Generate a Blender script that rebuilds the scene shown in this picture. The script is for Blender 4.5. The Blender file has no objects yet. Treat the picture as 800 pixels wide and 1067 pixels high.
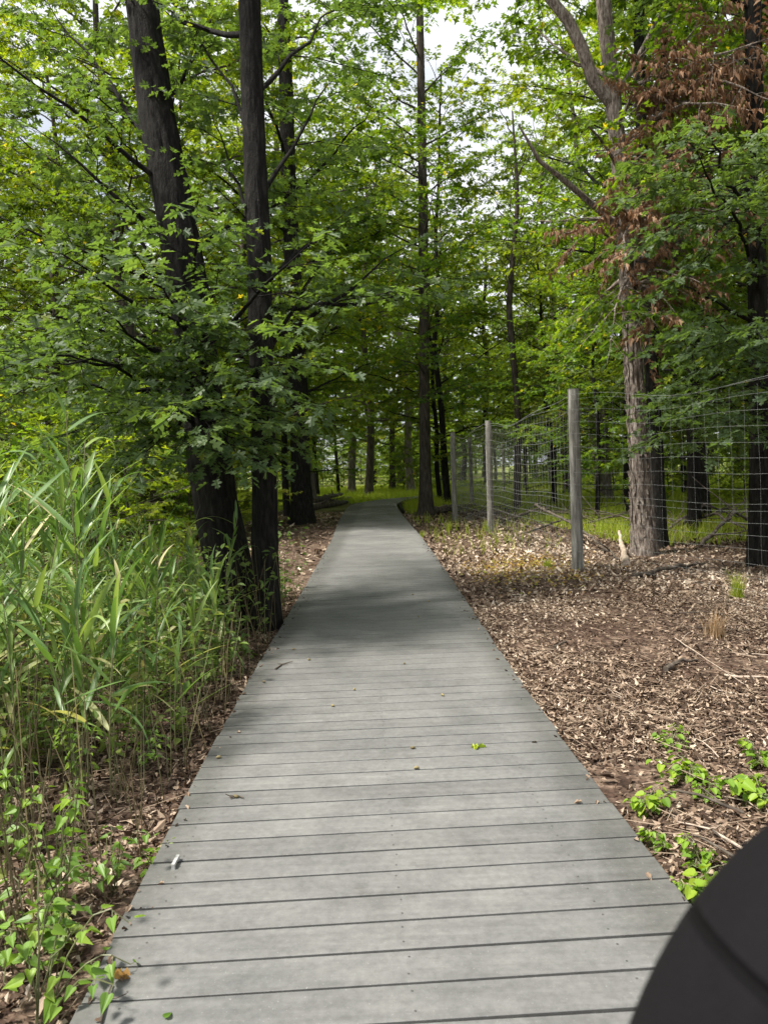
import bpy, math, random
import numpy as np
from mathutils import Vector, Matrix, Euler
rad = math.radians
sc = bpy.context.scene
COL = sc.collection

# ------------------------------------------------------------------ camera
CAM_H = 1.5
cd = bpy.data.cameras.new('camera')
cam = bpy.data.objects.new('camera', cd); COL.objects.link(cam); sc.camera = cam
cd.sensor_fit = 'VERTICAL'; cd.sensor_height = 36.0; cd.sensor_width = 27.0
cd.lens = 36.0 * 800.0 / 1067.0
cd.clip_start = 0.05; cd.clip_end = 1500
PITCH, ROLL = rad(3.33), rad(-2.0)
cam.matrix_world = Matrix.Translation((0, 0, CAM_H)) @ Matrix.Rotation(math.pi/2 - PITCH, 4, 'X') @ Matrix.Rotation(ROLL, 4, 'Z')
cd.dof.use_dof = True; cd.dof.focus_distance = 4.5; cd.dof.aperture_fstop = 6.0
CR = cam.matrix_world.to_3x3()

# ------------------------------------------------------------------ world and sun
TO_SUN = Vector((-0.80, -0.30, 1.4)).normalized()
elev = math.asin(TO_SUN.z); azi = math.atan2(TO_SUN.x, TO_SUN.y)
w = bpy.data.worlds.new('World'); sc.world = w; w.use_nodes = True
nt = w.node_tree; nt.nodes.clear()
def wn(t): return nt.nodes.new(t)
wo = wn('ShaderNodeOutputWorld'); bg = wn('ShaderNodeBackground'); bg.inputs[1].default_value = 0.070
sky = wn('ShaderNodeTexSky'); sky.sky_type = 'NISHITA'; sky.sun_disc = False
sky.sun_elevation = elev; sky.sun_rotation = azi % (2*math.pi); sky.air_density = 1.0; sky.dust_density = 2.0
tc = wn('ShaderNodeTexCoord'); mp = wn('ShaderNodeMapping'); mp.inputs['Scale'].default_value = (1, 1, 2.5)
nz = wn('ShaderNodeTexNoise'); nz.inputs['Scale'].default_value = 2.2; nz.inputs['Detail'].default_value = 7
rp = wn('ShaderNodeValToRGB'); rp.color_ramp.elements[0].position = 0.34; rp.color_ramp.elements[1].position = 0.52
rp.color_ramp.elements[0].color = (0.35, 0.35, 0.35, 1)
mx = wn('ShaderNodeMix'); mx.data_type = 'RGBA'
mx.inputs[7].default_value = (7.4, 7.6, 7.9, 1)
nt.links.new(tc.outputs['Generated'], mp.inputs[0]); nt.links.new(mp.outputs[0], nz.inputs[0]); nt.links.new(nz.outputs[0], rp.inputs[0])
nt.links.new(rp.outputs[0], mx.inputs[0]); nt.links.new(sky.outputs[0], mx.inputs[6]); nt.links.new(mx.outputs[2], bg.inputs[0])
nt.links.new(bg.outputs[0], wo.inputs[0])
sl = bpy.data.lights.new('sun', 'SUN'); sl.energy = 4.4; sl.angle = rad(8.0); sl.color = (1.0, 0.95, 0.86)
sun = bpy.data.objects.new('sun', sl); COL.objects.link(sun)
sun.rotation_euler = TO_SUN.to_track_quat('Z', 'Y').to_euler(); sun.location = TO_SUN * 60
sc.view_settings.view_transform = 'Standard'; sc.view_settings.look = 'None'
sc.view_settings.gamma = 1; sc.view_settings.exposure = 1.12; sc.view_settings.use_curve_mapping = False
cy = sc.cycles
cy.max_bounces = 7; cy.diffuse_bounces = 4; cy.glossy_bounces = 2; cy.transmission_bounces = 5; cy.transparent_max_bounces = 4
cy.use_denoising = True; cy.use_adaptive_sampling = True; cy.adaptive_threshold = 0.02
cy.sample_clamp_indirect = 6

# ------------------------------------------------------------------ numeric helpers
RS = np.random.RandomState
def nrm(v):
    v = np.asarray(v, float); return v / np.maximum(np.linalg.norm(v, axis=-1, keepdims=True), 1e-9)
def vnoise(p, seed=0):
    p = np.asarray(p, float); i = np.floor(p).astype(np.int64); f = p - i; f = f*f*(3-2*f)
    def h(a, b, c):
        n = (a*374761393 + b*668265263 + c*2147483647 + seed*1274126177) & 0xffffffff
        n = ((n ^ (n >> 13)) * 1274126177) & 0xffffffff
        return ((n ^ (n >> 16)) & 0xffff) / 65535.0
    r = 0
    for dx in (0, 1):
        for dy in (0, 1):
            for dz in (0, 1):
                wt = (f[..., 0] if dx else 1-f[..., 0])*(f[..., 1] if dy else 1-f[..., 1])*(f[..., 2] if dz else 1-f[..., 2])
                r = r + wt*h(i[..., 0]+dx, i[..., 1]+dy, i[..., 2]+dz)
    return r
def n2(x, y, s=1.0, seed=0):
    x = np.asarray(x, float); y = np.asarray(y, float)
    return vnoise(np.stack([x*s, y*s, np.zeros_like(x*1.0+y*0)+.5], -1), seed)
def path_x(y):                       # centre line of the boardwalk, bends right at the end
    return np.interp(y, [-3, 1.5, 2.2, 3, 5, 9, 15, 22, 27], [.07, .06, .03, -.01, -.06, -.085, -.16, -.36, -.42])
def gh(x, y):                        # ground height
    x = np.asarray(x, float); y = np.asarray(y, float)
    a = (n2(x, y, .35, 1)-.5)*.16 + (n2(x, y, 1.3, 2)-.5)*.06 + (n2(x, y, 4., 3)-.5)*.02
    side = np.clip((np.abs(x-path_x(y))-.8)/1.2, 0, 1)
    base = -.02*(1-side) + a*(.15+.85*side)
    return base + np.where(x < -1.2, -.06*np.clip((-x-1.2)/3, 0, 1), 0)
def gpt(px, py, z=0.0):              # point on the ground seen at a photo position
    d = CR @ Vector(((px-400)/800, -(py-533.5)/800, -1)); t = (z-CAM_H)/d.z
    return np.array([d.x*t, d.y*t, z])
def at(px, py, Y):                   # point at distance Y seen at a photo position
    d = CR @ Vector(((px-400)/800, -(py-533.5)/800, -1)); t = Y/d.y
    return np.array([d.x*t, Y, CAM_H+d.z*t])

class Geo:
    def __init__(s): s.v = []; s.n = 0; s.f = []; s.m = []; s.r = []
    def add(s, v, f, mat=0, rnd=0.5):
        v = np.asarray(v, float).reshape(-1, 3); f = np.asarray(f, np.int64)
        s.v.append(v); s.r.append(np.broadcast_to(np.asarray(rnd, float), (len(v),)))
        s.f.append(f+s.n); s.m.append(np.full(len(f), mat)); s.n += len(v); return s
    def tube(s, pts, rads, sides=6, mat=0, rnd=.5, cap=True):
        pts = np.asarray(pts, float); n = len(pts); rads = np.broadcast_to(rads, (n,))
        t = nrm(np.gradient(pts, axis=0)); u = np.cross(t[0], (0.3, .9, .1)); u = u/np.linalg.norm(u)
        U = np.zeros((n, 3))
        for i in range(n):
            u = u - t[i]*np.dot(u, t[i]); u = u/np.linalg.norm(u); U[i] = u
        V = np.cross(t, U); a = np.linspace(0, 2*np.pi, sides, endpoint=False)
        ring = pts[:, None]+rads[:, None, None]*(U[:, None]*np.cos(a)[None, :, None]+V[:, None]*np.sin(a)[None, :, None])
        s.add(ring, grid_faces(n, sides, True), mat, rnd)
        if cap:
            for e, k in ((0, 0), (n-1, 1)):
                idx = np.arange(sides) if k else np.arange(sides)[::-1]
                s.add(ring[e], idx[None], mat, rnd)
        return s
    def mesh(s, name, mats, smooth=False):
        me = bpy.data.meshes.new(name)
        if not s.v: return me
        v = np.concatenate(s.v).astype(np.float32)
        me.vertices.add(len(v)); me.vertices.foreach_set('co', v.ravel())
        tot = np.concatenate([np.full(len(f), f.shape[1]) for f in s.f])
        loops = np.concatenate([f.ravel() for f in s.f])
        me.loops.add(len(loops)); me.loops.foreach_set('vertex_index', loops.astype(np.int32))
        me.polygons.add(len(tot)); st = np.concatenate([[0], np.cumsum(tot)[:-1]])
        me.polygons.foreach_set('loop_start', st.astype(np.int32))
        me.polygons.foreach_set('material_index', np.concatenate(s.m).astype(np.int32))
        me.polygons.foreach_set('use_smooth', np.full(len(tot), bool(smooth)))
        at_ = me.attributes.new('rnd', 'FLOAT', 'POINT'); at_.data.foreach_set('value', np.concatenate(s.r).astype(np.float32))
        for m in mats: me.materials.append(m)
        me.update(calc_edges=True); return me
def grid_faces(n, k, wrap):
    i = np.arange(n-1)[:, None]; j = np.arange(k if wrap else k-1)[None]; j2 = (j+1) % k
    return np.stack([i*k+j, i*k+j2, (i+1)*k+j2, (i+1)*k+j], -1).reshape(-1, 4)

# ------------------------------------------------------------------ objects and tags
def tag(o, label, cat, group=None):
    o['label'] = label; o['category'] = cat
    if group: o['group'] = group
    return o
def obj(name, geo, mats, parent=None, smooth=False):
    me = geo if isinstance(geo, bpy.types.Mesh) else geo.mesh(name, mats if isinstance(mats, (list, tuple)) else [mats], smooth)
    o = bpy.data.objects.new(name, me); COL.objects.link(o)
    if parent: o.parent = parent
    return o
def empty(name, loc=(0, 0, 0), rz=0, scale=1.0):
    o = bpy.data.objects.new(name, None); COL.objects.link(o); o.empty_display_size = .2
    o.location = loc; o.rotation_euler = (0, 0, rz); o.scale = (scale,)*3; return o
def structure(o, kind='structure'): o['kind'] = kind; return o
def copy_tree(o, parent=None):
    c = o.copy(); COL.objects.link(c)
    if parent: c.parent = parent
    for ch in list(o.children): copy_tree(ch, c)
    return c

# ------------------------------------------------------------------ materials
def new_mat(name):
    m = bpy.data.materials.new(name); m.use_nodes = True; t = m.node_tree; t.nodes.clear()
    out = t.nodes.new('ShaderNodeOutputMaterial'); return m, t, out
def ramp(t, src, stops):
    r = t.nodes.new('ShaderNodeValToRGB'); e = r.color_ramp.elements
    while len(e) < len(stops): e.new(0.5)
    for k, (p, c) in enumerate(stops): e[k].position = p; e[k].color = (*c, 1)
    t.links.new(src, r.inputs[0]); return r.outputs[0]
def noise(t, scale, detail=4, rough=.55, stretch=None, coord='Object'):
    c = t.nodes.new('ShaderNodeTexCoord'); n = t.nodes.new('ShaderNodeTexNoise')
    n.inputs['Scale'].default_value = scale; n.inputs['Detail'].default_value = detail; n.inputs['Roughness'].default_value = rough
    if stretch:
        mp = t.nodes.new('ShaderNodeMapping'); mp.inputs['Scale'].default_value = stretch
        t.links.new(c.outputs[coord], mp.inputs[0]); t.links.new(mp.outputs[0], n.inputs[0])
    else: t.links.new(c.outputs[coord], n.inputs[0])
    return n.outputs[0]
def math_(t, op, a, b=None):
    n = t.nodes.new('ShaderNodeMath'); n.operation = op
    for i, x in enumerate((a, b)):
        if x is None: continue
        if isinstance(x, (int, float)): n.inputs[i].default_value = x
        else: t.links.new(x, n.inputs[i])
    return n.outputs[0]
def mixc(t, fac, a, b, mode='MIX'):
    n = t.nodes.new('ShaderNodeMix'); n.data_type = 'RGBA'; n.blend_type = mode
    for i, x in ((0, fac), (6, a), (7, b)):
        if isinstance(x, (int, float)): n.inputs[i].default_value = x
        elif isinstance(x, tuple): n.inputs[i].default_value = (*x, 1)
        else: t.links.new(x, n.inputs[i])
    return n.outputs[2]
def attr(t, name='rnd'):
    a = t.nodes.new('ShaderNodeAttribute'); a.attribute_name = name; return a.outputs['Fac']
def bump(t, h, strength, dist):
    b = t.nodes.new('ShaderNodeBump'); b.inputs['Strength'].default_value = strength; b.inputs['Distance'].default_value = dist
    t.links.new(h, b.inputs['Height']); return b.outputs[0]
def bsdf(t, out, col, rough=.8, spec=.3, normal=None):
    p = t.nodes.new('ShaderNodeBsdfPrincipled'); p.inputs['Roughness'].default_value = rough
    p.inputs['Specular IOR Level'].default_value = spec
    if isinstance(col, tuple): p.inputs['Base Color'].default_value = (*col, 1)
    else: t.links.new(col, p.inputs['Base Color'])
    if not isinstance(rough, (int, float)): t.links.new(rough, p.inputs['Roughness'])
    if normal is not None: t.links.new(normal, p.inputs['Normal'])
    t.links.new(p.outputs[0], out.inputs[0]); return p
def leaf_mat(name, stops, trans, tw=.45, rough=.5, spec=.35, objvar=True):
    m, t, out = new_mat(name)
    c = ramp(t, attr(t), stops)
    if objvar:
        oi = t.nodes.new('ShaderNodeObjectInfo')
        h = t.nodes.new('ShaderNodeHueSaturation'); t.links.new(c, h.inputs['Color'])
        t.links.new(math_(t, 'MULTIPLY_ADD', oi.outputs['Random'], .03), h.inputs['Hue'])
        h.inputs['Hue'].links[0].from_node.inputs[2].default_value = .485
        t.links.new(math_(t, 'MULTIPLY_ADD', oi.outputs['Random'], .35), h.inputs['Value'])
        h.inputs['Value'].links[0].from_node.inputs[2].default_value = .82
        c = h.outputs[0]
    p = bsdf(t, out, c, rough, spec)
    tr = t.nodes.new('ShaderNodeBsdfTranslucent')
    t.links.new(mixc(t, 1.0, c, trans, 'MULTIPLY'), tr.inputs[0])
    ms = t.nodes.new('ShaderNodeMixShader'); ms.inputs[0].default_value = tw
    t.links.new(p.outputs[0], ms.inputs[1]); t.links.new(tr.outputs[0], ms.inputs[2]); t.links.new(ms.outputs[0], out.inputs[0])
    return m
def bark_mat(name, c0, c1, c2, scale=1.0, bs=.8, moss=None):
    m, t, out = new_mat(name)
    n1 = noise(t, 14*scale, 5, .65, (1, 1, .22)); nb = noise(t, 2.2, 4, .6); nf = noise(t, 60*scale, 3, .6, (1, 1, .4))
    c = ramp(t, n1, [(.32, c0), (.5, c1), (.7, c2)])
    c = mixc(t, math_(t, 'MULTIPLY', nb, .55), c, c0)
    if moss: c = mixc(t, ramp(t, nb, [(.5, (0, 0, 0)), (.68, (.7, .7, .7))]), c, moss)
    h = math_(t, 'ADD', n1, math_(t, 'MULTIPLY', nf, .35))
    bsdf(t, out, c, .9, .15, bump(t, h, bs, .03)); return m
def wood_mat(name, c0, c1, c2, st=(1, 1, .1), scale=20):
    m, t, out = new_mat(name)
    n = noise(t, scale, 5, .6, st); nb = noise(t, 3, 3)
    c = mixc(t, math_(t, 'MULTIPLY', nb, .5), ramp(t, n, [(.3, c0), (.5, c1), (.7, c2)]), c0)
    bsdf(t, out, c, .85, .2, bump(t, n, .5, .004)); return m

G1 = [(0, (.024, .050, .010)), (.35, (.050, .092, .014)), (.7, (.092, .142, .016)), (.93, (.15, .20, .022)), (1, (.26, .23, .03))]
M = {}
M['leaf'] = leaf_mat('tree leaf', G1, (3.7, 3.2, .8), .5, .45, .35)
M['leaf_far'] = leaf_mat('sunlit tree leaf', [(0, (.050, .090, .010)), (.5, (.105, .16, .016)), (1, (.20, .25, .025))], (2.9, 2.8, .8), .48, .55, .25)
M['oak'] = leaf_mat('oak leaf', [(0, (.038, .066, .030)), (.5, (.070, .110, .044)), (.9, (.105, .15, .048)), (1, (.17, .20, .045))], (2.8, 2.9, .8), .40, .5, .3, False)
M['dead'] = leaf_mat('withered leaf', [(0, (.085, .048, .028)), (.5, (.23, .135, .080)), (1, (.46, .32, .21))], (1.2, .9, .7), .2, .8, .15, False)
M['bright'] = leaf_mat('bright leaf', [(0, (.07, .17, .02)), (.6, (.12, .25, .03)), (1, (.22, .32, .04))], (1.7, 1.6, .6), .4, .45, .4, False)
M['reed'] = leaf_mat('reed leaf', [(0, (.06, .125, .035)), (.45, (.125, .22, .055)), (.8, (.24, .33, .09)), (.92, (.36, .40, .15)), (1, (.52, .46, .26))], (1.5, 1.5, .7), .35, .42, .5, False)
M['reedstem'] = leaf_mat('reed stem', [(0, (.08, .10, .04)), (1, (.22, .20, .10))], (1, 1, 1), .05, .5, .4, False)
M['drystem'] = leaf_mat('dry stem', [(0, (.045, .032, .018)), (1, (.24, .20, .10))], (1, 1, 1), .05, .8, .2, False)
M['weed'] = leaf_mat('weed leaf', [(0, (.07, .15, .025)), (.5, (.15, .26, .035)), (.9, (.25, .36, .045)), (1, (.42, .40, .06))], (1.6, 1.6, .6), .35, .45, .4, False)
M['under'] = leaf_mat('undergrowth leaf', [(0, (.05, .10, .025)), (.5, (.11, .18, .04)), (.85, (.22, .28, .07)), (1, (.36, .30, .13))], (1.5, 1.5, .7), .35, .55, .3, False)
M['grass'] = leaf_mat('grass blade', [(0, (.14, .22, .02)), (.5, (.28, .36, .04)), (1, (.44, .44, .09))], (1.6, 1.6, .6), .45, .6, .2, False)
M['straw'] = leaf_mat('straw', [(0, (.30, .19, .10)), (1, (.55, .40, .24))], (1, 1, 1), .2, .7, .2, False)
M['litter'] = leaf_mat('dry fallen leaf', [(0, (.020, .013, .009)), (.27, (.078, .050, .034)), (.54, (.205, .143, .100)), (.8, (.40, .31, .23)), (1, (.66, .56, .45))], (1, .85, .7), .12, .75, .2, False)
M['tan'] = leaf_mat('golden fallen leaf', [(0, (.30, .16, .04)), (.5, (.50, .34, .10)), (1, (.38, .40, .10))], (1, 1, .5), .2, .6, .2, False)
M['yellow'] = leaf_mat('yellow green leaf', [(0, (.30, .42, .03)), (1, (.42, .50, .05))], (1, 1, .5), .2, .5, .3, False)
M['orange'] = leaf_mat('orange leaf', [(0, (.42, .22, .06)), (1, (.60, .42, .16))], (1, 1, .5), .2, .5, .3, False)
M['bark_dark'] = bark_mat('dark furrowed bark', (.006, .0055, .005), (.018, .0165, .015), (.048, .045, .040), 2.0, 1.0)
M['bark'] = bark_mat('grey brown bark', (.03, .026, .021), (.075, .062, .05), (.15, .13, .11), 1.2, .9)
M['bark_light'] = bark_mat('pale shaggy bark', (.04, .030, .024), (.25, .205, .175), (.54, .49, .43), 2.6, 1.0)
M['bark_lichen'] = bark_mat('lichened bark', (.06, .052, .042), (.16, .14, .115), (.30, .27, .23), 1.2, .9)
M['post'] = wood_mat('weathered post wood', (.06, .057, .048), (.22, .21, .185), (.46, .445, .40), (1, 1, .10), 24)
M['deadwood'] = wood_mat('dead wood', (.03, .024, .02), (.10, .082, .065), (.22, .19, .16), (1, 1, 1), 16)
M['palewood'] = wood_mat('bleached stick', (.22, .17, .13), (.42, .34, .27), (.58, .50, .42), (1, 1, 1), 20)

def deck_mat():
    m, t, out = new_mat('grey composite plank')
    a = attr(t)
    base = ramp(t, a, [(0, (.124, .123, .121)), (.5, (.143, .142, .140)), (1, (.162, .161, .158))])
    g = noise(t, 30, 4, .6, (.06, 1, 1)); sp = noise(t, 140, 2, .6); bl = noise(t, 1.1, 5, .6); bl2 = noise(t, 6, 5, .65)
    c = mixc(t, 1, base, ramp(t, g, [(.3, (.86, .86, .86)), (.7, (1.1, 1.1, 1.1))]), 'MULTIPLY')
    c = mixc(t, 1, c, ramp(t, bl, [(.3, (.78, .79, .79)), (.65, (1.14, 1.14, 1.12))]), 'MULTIPLY')
    sep = t.nodes.new('ShaderNodeSeparateXYZ'); tcc = t.nodes.new('ShaderNodeTexCoord'); t.links.new(tcc.outputs['Object'], sep.inputs[0])
    e_ = math_(t, 'ADD', math_(t, 'ABSOLUTE', math_(t, 'ADD', sep.outputs[0], .03)), math_(t, 'MULTIPLY', bl2, .35))
    c = mixc(t, 1, c, ramp(t, e_, [(.86, (1, 1, 1)), (1.0, (.66, .66, .64))]), 'MULTIPLY')
    c = mixc(t, 1, c, ramp(t, bl2, [(.28, (.80, .80, .79)), (.5, (1, 1, 1)), (.72, (1.12, 1.12, 1.1))]), 'MULTIPLY')
    c = mixc(t, ramp(t, sp, [(.66, (0, 0, 0)), (.74, (.45, .45, .45))]), c, (.34, .34, .33))
    c = mixc(t, ramp(t, sp, [(.26, (.5, .5, .5)), (.33, (0, 0, 0))]), c, (.09, .085, .075))
    mo = noise(t, 38, 5, .7); sc_ = noise(t, 9, 6, .75, (.35, 2.2, 1))
    c = mixc(t, 1, c, ramp(t, mo, [(.3, (.84, .84, .84)), (.7, (1.16, 1.16, 1.16))]), 'MULTIPLY')
    c = mixc(t, ramp(t, sc_, [(.62, (0, 0, 0)), (.72, (.30, .30, .30))]), c, (.27, .27, .265))
    c = mixc(t, ramp(t, sc_, [(.30, (.45, .45, .45)), (.38, (0, 0, 0))]), c, (.075, .072, .066))
    h = math_(t, 'ADD', g, math_(t, 'MULTIPLY', sp, .6))
    bsdf(t, out, c, .62, .35, bump(t, h, .35, .0015)); return m
M['deck'] = deck_mat()
def plain(name, col, rough=.6, spec=.3, metal=0):
    m, t, out = new_mat(name); n = noise(t, 25, 4)
    c = mixc(t, 1, col, ramp(t, n, [(.25, (.8, .8, .8)), (.75, (1.15, 1.15, 1.15))]), 'MULTIPLY')
    p = bsdf(t, out, c, rough, spec); p.inputs['Metallic'].default_value = metal; return m
M['screw'] = plain('dull screw', (.10, .098, .094), .5, .5, .4)
M['joist'] = plain('dark joist wood', (.05, .045, .038), .9, .1)
M['wire'] = plain('galvanised wire', (.21, .215, .21), .5, .5, .3)
M['white'] = plain('white painted metal', (.36, .36, .35), .4, .5)
M['edging'] = plain('black edging', (.018, .017, .016), .7, .3)

def ground_mat():
    m, t, out = new_mat('leafy forest soil')
    c = t.nodes.new('ShaderNodeTexCoord')
    def vor(scale, out_='Color'):
        v = t.nodes.new('ShaderNodeTexVoronoi'); v.inputs['Scale'].default_value = scale
        nn = t.nodes.new('ShaderNodeTexNoise'); nn.inputs['Scale'].default_value = scale*.7; t.links.new(c.outputs['Object'], nn.inputs[0])
        t.links.new(mixc(t, .04, c.outputs['Object'], nn.outputs['Color']), v.inputs['Vector']); return v
    v1 = vor(17); v2 = vor(31)
    sx = t.nodes.new('ShaderNodeSeparateColor'); t.links.new(v1.outputs['Color'], sx.inputs[0])
    sy = t.nodes.new('ShaderNodeSeparateColor'); t.links.new(v2.outputs['Color'], sy.inputs[0])
    st = [(0, (.02, .013, .01)), (.4, (.06, .038, .027)), (.75, (.14, .095, .068)), (1, (.27, .20, .15))]
    col = mixc(t, .5, ramp(t, sx.outputs[0], st), ramp(t, sy.outputs[1], st))
    big = noise(t, .9, 5, .6)
    col = mixc(t, ramp(t, big, [(.36, (.75, .75, .75)), (.55, (0, 0, 0))]), col, (.055, .032, .024))
    gr = noise(t, .16, 4, .6)
    sep = t.nodes.new('ShaderNodeSeparateXYZ'); t.links.new(c.outputs['Object'], sep.inputs[0])
    far = math_(t, 'MULTIPLY', math_(t, 'SUBTRACT', sep.outputs[1], 20), .06); far.node.use_clamp = True
    gm = math_(t, 'MULTIPLY', far, ramp(t, gr, [(.36, (0, 0, 0)), (.55, (1, 1, 1))]))
    gc = ramp(t, noise(t, 9, 5, .7), [(.3, (.07, .12, .02)), (.7, (.22, .26, .05))])
    col = mixc(t, gm, col, gc)
    h = math_(t, 'ADD', v1.outputs['Distance'], math_(t, 'MULTIPLY', v2.outputs['Distance'], .6))
    bsdf(t, out, col, .92, .15, bump(t, h, .9, .03)); return m
M['ground'] = ground_mat()
M['soil'] = plain('bare dark soil', (.06, .032, .024), .95, .1)

# ------------------------------------------------------------------ ground
gx = np.concatenate([-np.geomspace(300, 7, 40)[:-1], np.arange(-7, 9.01, .09), np.geomspace(9, 300, 40)[1:]])
gy = np.concatenate([-np.geomspace(60, 1.5, 12)[:-1], np.arange(-1.5, 14, .09), np.geomspace(14, 420, 130)])
X, Y = np.meshgrid(gx, gy)
g = Geo(); g.add(np.stack([X, Y, gh(X, Y)], -1), grid_faces(len(gy), len(gx), False))
structure(obj('ground', g, M['ground'], smooth=True))

# ------------------------------------------------------------------ boardwalk
HW = .893
cl = [(float(path_x(y)), float(y)) for y in np.arange(-3, 27.01, .25)]
cl = [(sum(float(path_x(y+d)) for d in (-.6, -.3, 0, .3, .6))/5, y) for _, y in cl]
px_, py_, hd = cl[-1][0], cl[-1][1], 0.0
s_ = 0
while s_ < 30:
    k = np.interp(s_, [0, 3, 6, 10, 16, 30], [0.0, .09, .13, .10, .03, .0]); hd += k*.25
    px_ += math.sin(hd)*.25; py_ += math.cos(hd)*.25; s_ += .25; cl.append((px_, py_))
cl = np.array(cl); seg = np.r_[0, np.cumsum(np.linalg.norm(np.diff(cl, axis=0), axis=1))]
def on_path(s):
    x = np.interp(s, seg, cl[:, 0]); y = np.interp(s, seg, cl[:, 1])
    x2 = np.interp(s+.2, seg, cl[:, 0]); y2 = np.interp(s+.2, seg, cl[:, 1])
    x1 = np.interp(s-.2, seg, cl[:, 0]); y1 = np.interp(s-.2, seg, cl[:, 1])
    t = nrm(np.array([x2-x1, y2-y1])); return np.array([x, y]), t
PITCH_PL, PW = .1465, .1356
g = Geo(); rg = RS(8); sg = Geo()
npl = int(seg[-1]/PITCH_PL)-2
prof = np.array([(-.5, -.026), (-.5, -.0015), (-.487, 0), (.487, 0), (.5, -.0015), (.5, -.026)])
for i in range(npl):
    c, t = on_path(i*PITCH_PL+.1); n = np.array([t[1], -t[0]])
    a0 = -HW + rg.uniform(-.006, .006); a1 = HW + rg.uniform(-.006, .006)
    z = .1 + rg.uniform(-.0005, .0005); tilt = rg.uniform(-.0004, .0004); rot = rg.uniform(-.0012, .0012)
    xs = np.array([a0, a0+.003, a1-.003, a1]); V = []
    for kx, xx in enumerate(xs):
        for (u, zz) in prof:
            uu = u*PW; zz2 = zz - (.002 if kx in (0, 3) and zz > -.02 else 0)
            p = c+n*xx+t*(uu+xx*rot); V.append((p[0], p[1], z+zz2+u*tilt))
    F = [list(x) for x in grid_faces(4, 6, False)[:, ::-1]]
    g.add(V, F, 0, rg.uniform(.05, .95)*.8+.1); g.add(np.array(V)[:6], [[0, 1, 2, 3, 4, 5]], 0, .4); g.add(np.array(V)[18:], [[5, 4, 3, 2, 1, 0]], 0, .4)
    if c[1] < 12:
        for sx in (-.78, -.01, .60):
            for su in (-.036, .038):
                p = c+n*(sx+rg.uniform(-.006, .006))+t*(su+rg.uniform(-.003, .003))
                a = np.linspace(0, 2*np.pi, 7)[:-1]
                sg.add(np.stack([p[0]+.0036*np.cos(a), p[1]+.0036*np.sin(a), np.full(6, z+.0012)], -1), [range(6)], 1)
bw = empty('boardwalk'); structure(bw)
obj('planking', g, M['deck'], bw)
sg.m = [np.zeros_like(x) for x in sg.m]
so = obj('screws', sg, M['screw'], bw); so['kind'] = 'stuff'
def ribbon(offs, z0, z1, wd, s0, s1, step=.25):
    gg = Geo(); pts = []
    ss = np.arange(s0, s1, step)
    for s in ss:
        c, t = on_path(s); n = np.array([t[1], -t[0]])
        for dx, zz in ((-wd, z0), (-wd, z1), (wd, z1), (wd, z0)):
            p = c+n*(offs+dx); pts.append((p[0], p[1], zz))
    gg.add(pts, grid_faces(len(ss), 4, True)); return gg
for off in (-.78, -.01, .60): obj('joist', ribbon(off, -.12, .0735, .02, .05, seg[-1]-.6), M['joist'], bw)
o = obj('edging', ribbon(1.0, -.1, .16, .02, 27.5, 45), M['edging'])
tag(o, 'low black curved edging strip along the right side of the far bend of the boardwalk', 'edging')

# ------------------------------------------------------------------ leaf templates
def tmpl(side, curl=.18, fold=.22):
    side = np.array(side); n = len(side)
    R = np.c_[side[:, 0], side[:, 1], fold*side[:, 0]-curl*side[:, 1]**2]
    L = R[1:-1].copy(); L[:, 0] *= -1
    v = np.r_[R, L]
    right = list(range(n)); left = [0]+[n-1]+list(range(2*n-3, n-1, -1))
    return v, np.array([right, left])
T_OAK = tmpl([(0, 0), (.03, .16), (.22, .13), (.27, .26), (.07, .34), (.30, .42), (.42, .60), (.09, .62), (.20, .78), (.17, .88), (.05, .84), (0, 1)], .2, .2)
T_MID = tmpl([(0, 0), (.30, .18), (.14, .36), (.44, .55), (.12, .66), (0, 1)], .25, .3)
T_FAR = tmpl([(0, 0), (.27, .3), (.24, .62), (0, 1)], .25, .35)
T_HEART = tmpl([(0, .08), (.14, 0), (.30, .1), (.34, .28), (.22, .58), (.08, .84), (0, 1)], .3, .45)
T_WITH = tmpl([(0, 0), (.16, .2), (.10, .38), (.24, .55), (.09, .68), (0, 1)], .9, 1.6)
T_DRY = tmpl([(0, 0), (.20, .18), (.15, .34), (.28, .56), (.14, .76), (0, 1)], .45, .8)
def frames(d, up):
    y = nrm(d); x = nrm(np.cross(y, up)); z = np.cross(x, y); return x, y, z
def add_leaves(geo, T, P, D, UP, S, rnd, mat=0, fold=None):
    v, f = T; n = len(P)
    if n == 0: return
    x, y, z = frames(D, UP)
    vs = np.broadcast_to(v[None], (n,)+v.shape)
    if fold is not None: vs = vs*np.stack([np.ones(n), np.ones(n), fold], -1)[:, None]
    vs = vs*np.asarray(S).reshape(-1, 1, 1)
    W = P[:, None]+vs[..., 0:1]*x[:, None]+vs[..., 1:2]*y[:, None]+vs[..., 2:3]*z[:, None]
    F = f[None]+(np.arange(n)*len(v))[:, None, None]
    geo.add(W, F.reshape(-1, f.shape[1]), mat, np.repeat(rnd, len(v)))
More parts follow.
